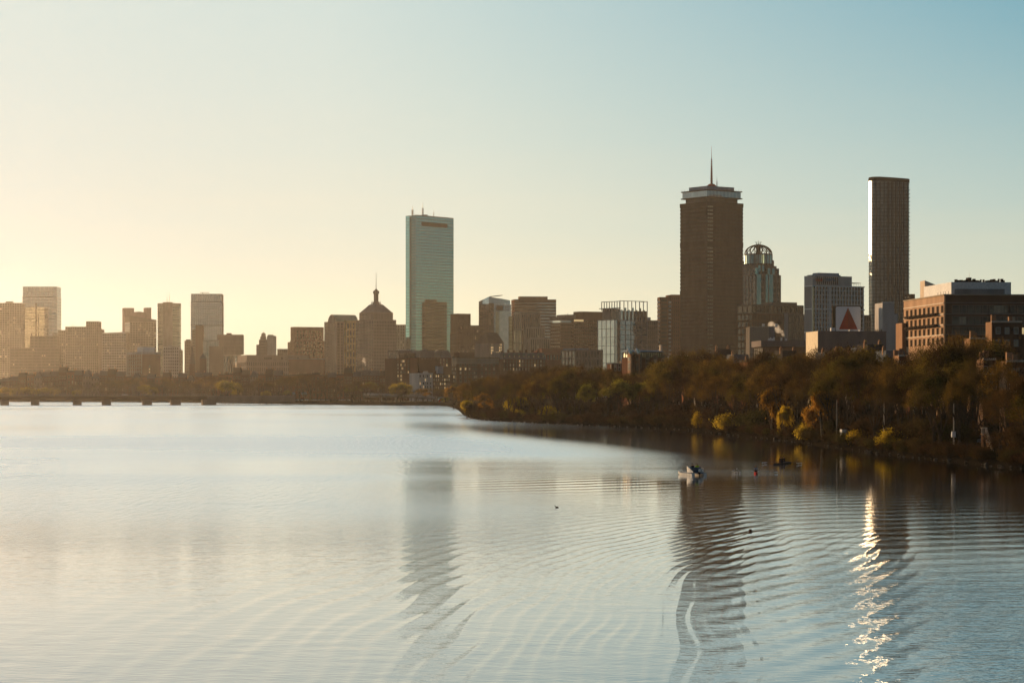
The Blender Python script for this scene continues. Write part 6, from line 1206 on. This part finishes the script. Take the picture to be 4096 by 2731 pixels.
def shell(name, label, loc, rz, L_, paint, seats):
    root = empty(name, loc, rz, label, 'rowing boat'); mb = MB(); n = 14; rings = []
    for i in range(n + 1):
        f_ = i / n; y = -L_ / 2 + L_ * f_; k = max(.04, math.sin(math.pi * f_) ** .55); w = .29 * k
        rings.append([(-w, y, .20 + .03 * abs(2 * f_ - 1)), (-w * .8, y, .02), (0, y, -.12 * k), (w * .8, y, .02), (w, y, .20 + .03 * abs(2 * f_ - 1))])
    for r_ in rings: mb.v += r_
    for i in range(n):
        for j in range(4): mb.f.append((i * 5 + j, i * 5 + j + 1, (i + 1) * 5 + j + 1, (i + 1) * 5 + j)); mb.m.append(0)
        mb.f.append((i * 5 + 4, i * 5, (i + 1) * 5, (i + 1) * 5 + 4)); mb.m.append(0)
    mb.build('hull', paint, root, smooth=False)
    for sy in seats:
        MB().box(-.15, .15, sy - .12, sy + .12, .21, .28).build('seat', M['dark'], root); m = MB()
        for s in (-1, 1): m.tube((s * .2, sy + .35, .22), (s * .8, sy + .5, .36), .018); m.tube((s * .2, sy + .75, .22), (s * .8, sy + .5, .36), .018)
        m.build('rigger', M['steel'], root)
    return root
def oar(root, sy, side, label, grp, sweep):
    a = Vector((side * .10, sy + .42, .50)); p = Vector((side * .8, sy + .5, .38)); d = (p - a).normalized(); d = (Vector((side * math.cos(sweep), math.sin(sweep), -.085))).normalized(); a = p - d * .86; e = p + d * 2.0
    o = empty('oar', on(root, 0, 0, 0), root.rotation_euler.z, label, 'oar', grp); MB().tube(a, e, .024, .02, 6).build('shaft', MATS['oar_carbon'], o); q = e + d * .5; n_ = Vector((0, 0, .1)); s_ = d.cross(Vector((0, 0, 1))) * .02
    m = MB(); m.v = [tuple(v) for v in (e - n_ * .4 - s_, e + n_ * .4 - s_, q + n_ - s_, q - n_ - s_, e - n_ * .4 + s_, e + n_ * .4 + s_, q + n_ + s_, q - n_ + s_)]; m.f = [(0, 1, 2, 3), (7, 6, 5, 4), (0, 4, 5, 1), (1, 5, 6, 2), (2, 6, 7, 3), (3, 7, 4, 0)]; m.m = [0] * 6; m.build('blade', M['white'], o)
D = 349
ss = shell('single_scull', 'red single scull rowing shell seen end-on right of the launch', (PX(3027, D), D + 1.5, 0), R(-6), 8.0, MATS['hull_red'], [0])
person('person with auburn hair in a grey top rowing the red single scull', on(ss, 0, 0, .20), ss.rotation_euler.z + math.pi, -.12, (.13, .34, .36), (.40, .22, .62, .02), 'jacket_grey', 'hair_auburn', 'trousers_dark', long_hair=True)
for s in (-1, 1): oar(ss, -.9, s, 'left oar of the red single scull' if s < 0 else 'right oar of the red single scull', 'oars of the single scull', 0)
D = 392
ds = shell('double_scull', 'dark double scull rowing shell with four oars out, farther off near the wooded bank', (PX(3130, D), D, 0), R(-24), 9.8, MATS['hull_dark'], [-.75, .75])
for sy, lab in ((-.75, 'nearer dark-clad person rowing in the double scull'), (.75, 'farther dark-clad person rowing in the double scull')):
    pr_ = person(lab, on(ds, 0, sy, .24), ds.rotation_euler.z + math.pi, .25, (.12, .52, .34), (.36, .26, .55, .02), 'top_black', 'hair_dark', 'trousers_dark'); pr_.scale = (1.12,) * 3
    for s in (-1, 1): oar(ds, sy - .9, s, ('left' if s < 0 else 'right') + (' oar of the nearer' if sy < 0 else ' oar of the farther') + ' person in the double scull', 'oars of the double scull', -.06 * s)
# splash where an oar lifts water
m = MB()
for k in range(26):
    x, z = rng.uniform(-.9, .5), abs(rng.gauss(0, .22)); r_ = rng.uniform(.03, .09); c_ = (x + z * .5, rng.uniform(-.25, .25), z * (1.4 if x < 0 else .8)); m.tube((c_[0] - r_, c_[1], c_[2]), (c_[0] + r_, c_[1], c_[2] + r_ * .6), r_, r_ * .4, 6)
o = m.build('water_splash', M['white'], None, (PX(2946, 350), 350, .02)); tag(o, kind='stuff')
D = WD(2127)
bu = empty('buoy', (PX(3001.5, D), D, 0), R(20), 'small dark box-shaped buoy floating alone below the sculls', 'buoy'); MB().prism([(-.11, -.11), (.11, -.11), (.11, .11), (-.11, .11)], -.15, .24, [(-.10, -.10), (.10, -.10), (.10, .10), (-.10, .10)]).build('float', M['brick_dk'], bu); MB().box(-.08, .08, -.08, .08, .24, .27).build('lid', M['sand'], bu)
D = WD(2029)
dk = empty('duck', (PX(2227, D), D, 0), R(180), 'lone dark duck swimming left in the open water', 'duck'); V = [(-.20, 0, .06), (-.1, 0, .04), (.06, 0, .05), (.14, 0, .10), (.165, 0, .19), (.19, 0, .225), (.25, 0, .215)]
skinned('body', V, [(i, i + 1) for i in range(6)], [.035, .085, .08, .045, .03, .036, .012], MATS['hair_dark'], dk)
m = MB()
for s in (-1, 1): m.prism([(-.2, s * .05), (.05, s * .085), (.06, s * .07), (-.18, s * .03)][::s], .075, .115)
m.build('wing', M['brick_dk'], dk)

# ------------------------------------------------------------------ steam
def steam(px, py, D, w, h, lean, seed, n):
    mt = MATS.get('steam')
    if not mt:
        mt = bpy.data.materials.new('steam'); mt.use_nodes = True; t = mt.node_tree; t.nodes.remove(t.nodes['Principled BSDF']); v = t.nodes.new('ShaderNodeVolumePrincipled'); v.inputs['Density'].default_value = .09; v.inputs['Color'].default_value = (1, .98, .96, 1); v.inputs['Anisotropy'].default_value = .55; t.links.new(v.outputs[0], t.nodes['Material Output'].inputs['Volume']); MATS['steam'] = mt
    bm = bmesh.new(); r = random.Random(seed)
    for i in range(n):
        f_ = i / (n - 1); rr = w * (.28 + .5 * f_) * r.uniform(.75, 1.15); bmesh.ops.create_icosphere(bm, subdivisions=2, radius=rr, matrix=Matrix.Translation((lean * f_ + r.uniform(-.3, .3) * w, r.uniform(-.3, .3) * w, h * f_)))
    me = bpy.data.meshes.new('steam'); bm.to_mesh(me); bm.free(); me.materials.append(mt); tag(link('steam', me, None, (PX(px, D), D, PZ(py, D))), 'white steam plume', 'steam', kind='stuff')
steam(3134, 1343, 1400, 3.4, 6.5, -6.2, 3, 9); steam(1461, 1462, 2050, 1.8, 6.0, -1.6, 5, 8)

# ------------------------------------------------------------------ air
hz = bpy.data.materials.new('haze_air'); hz.use_nodes = True; t = hz.node_tree; t.nodes.remove(t.nodes['Principled BSDF']); v = t.nodes.new('ShaderNodeVolumePrincipled')
v.inputs['Density'].default_value = HAZE_D; v.inputs['Color'].default_value = (1.0, .93, .82, 1); v.inputs['Anisotropy'].default_value = .74; t.links.new(v.outputs[0], t.nodes['Material Output'].inputs['Volume'])
tag(MB().box(-9200, 13200, -700, 9300, -3, 300).build('haze', hz), kind='stuff')
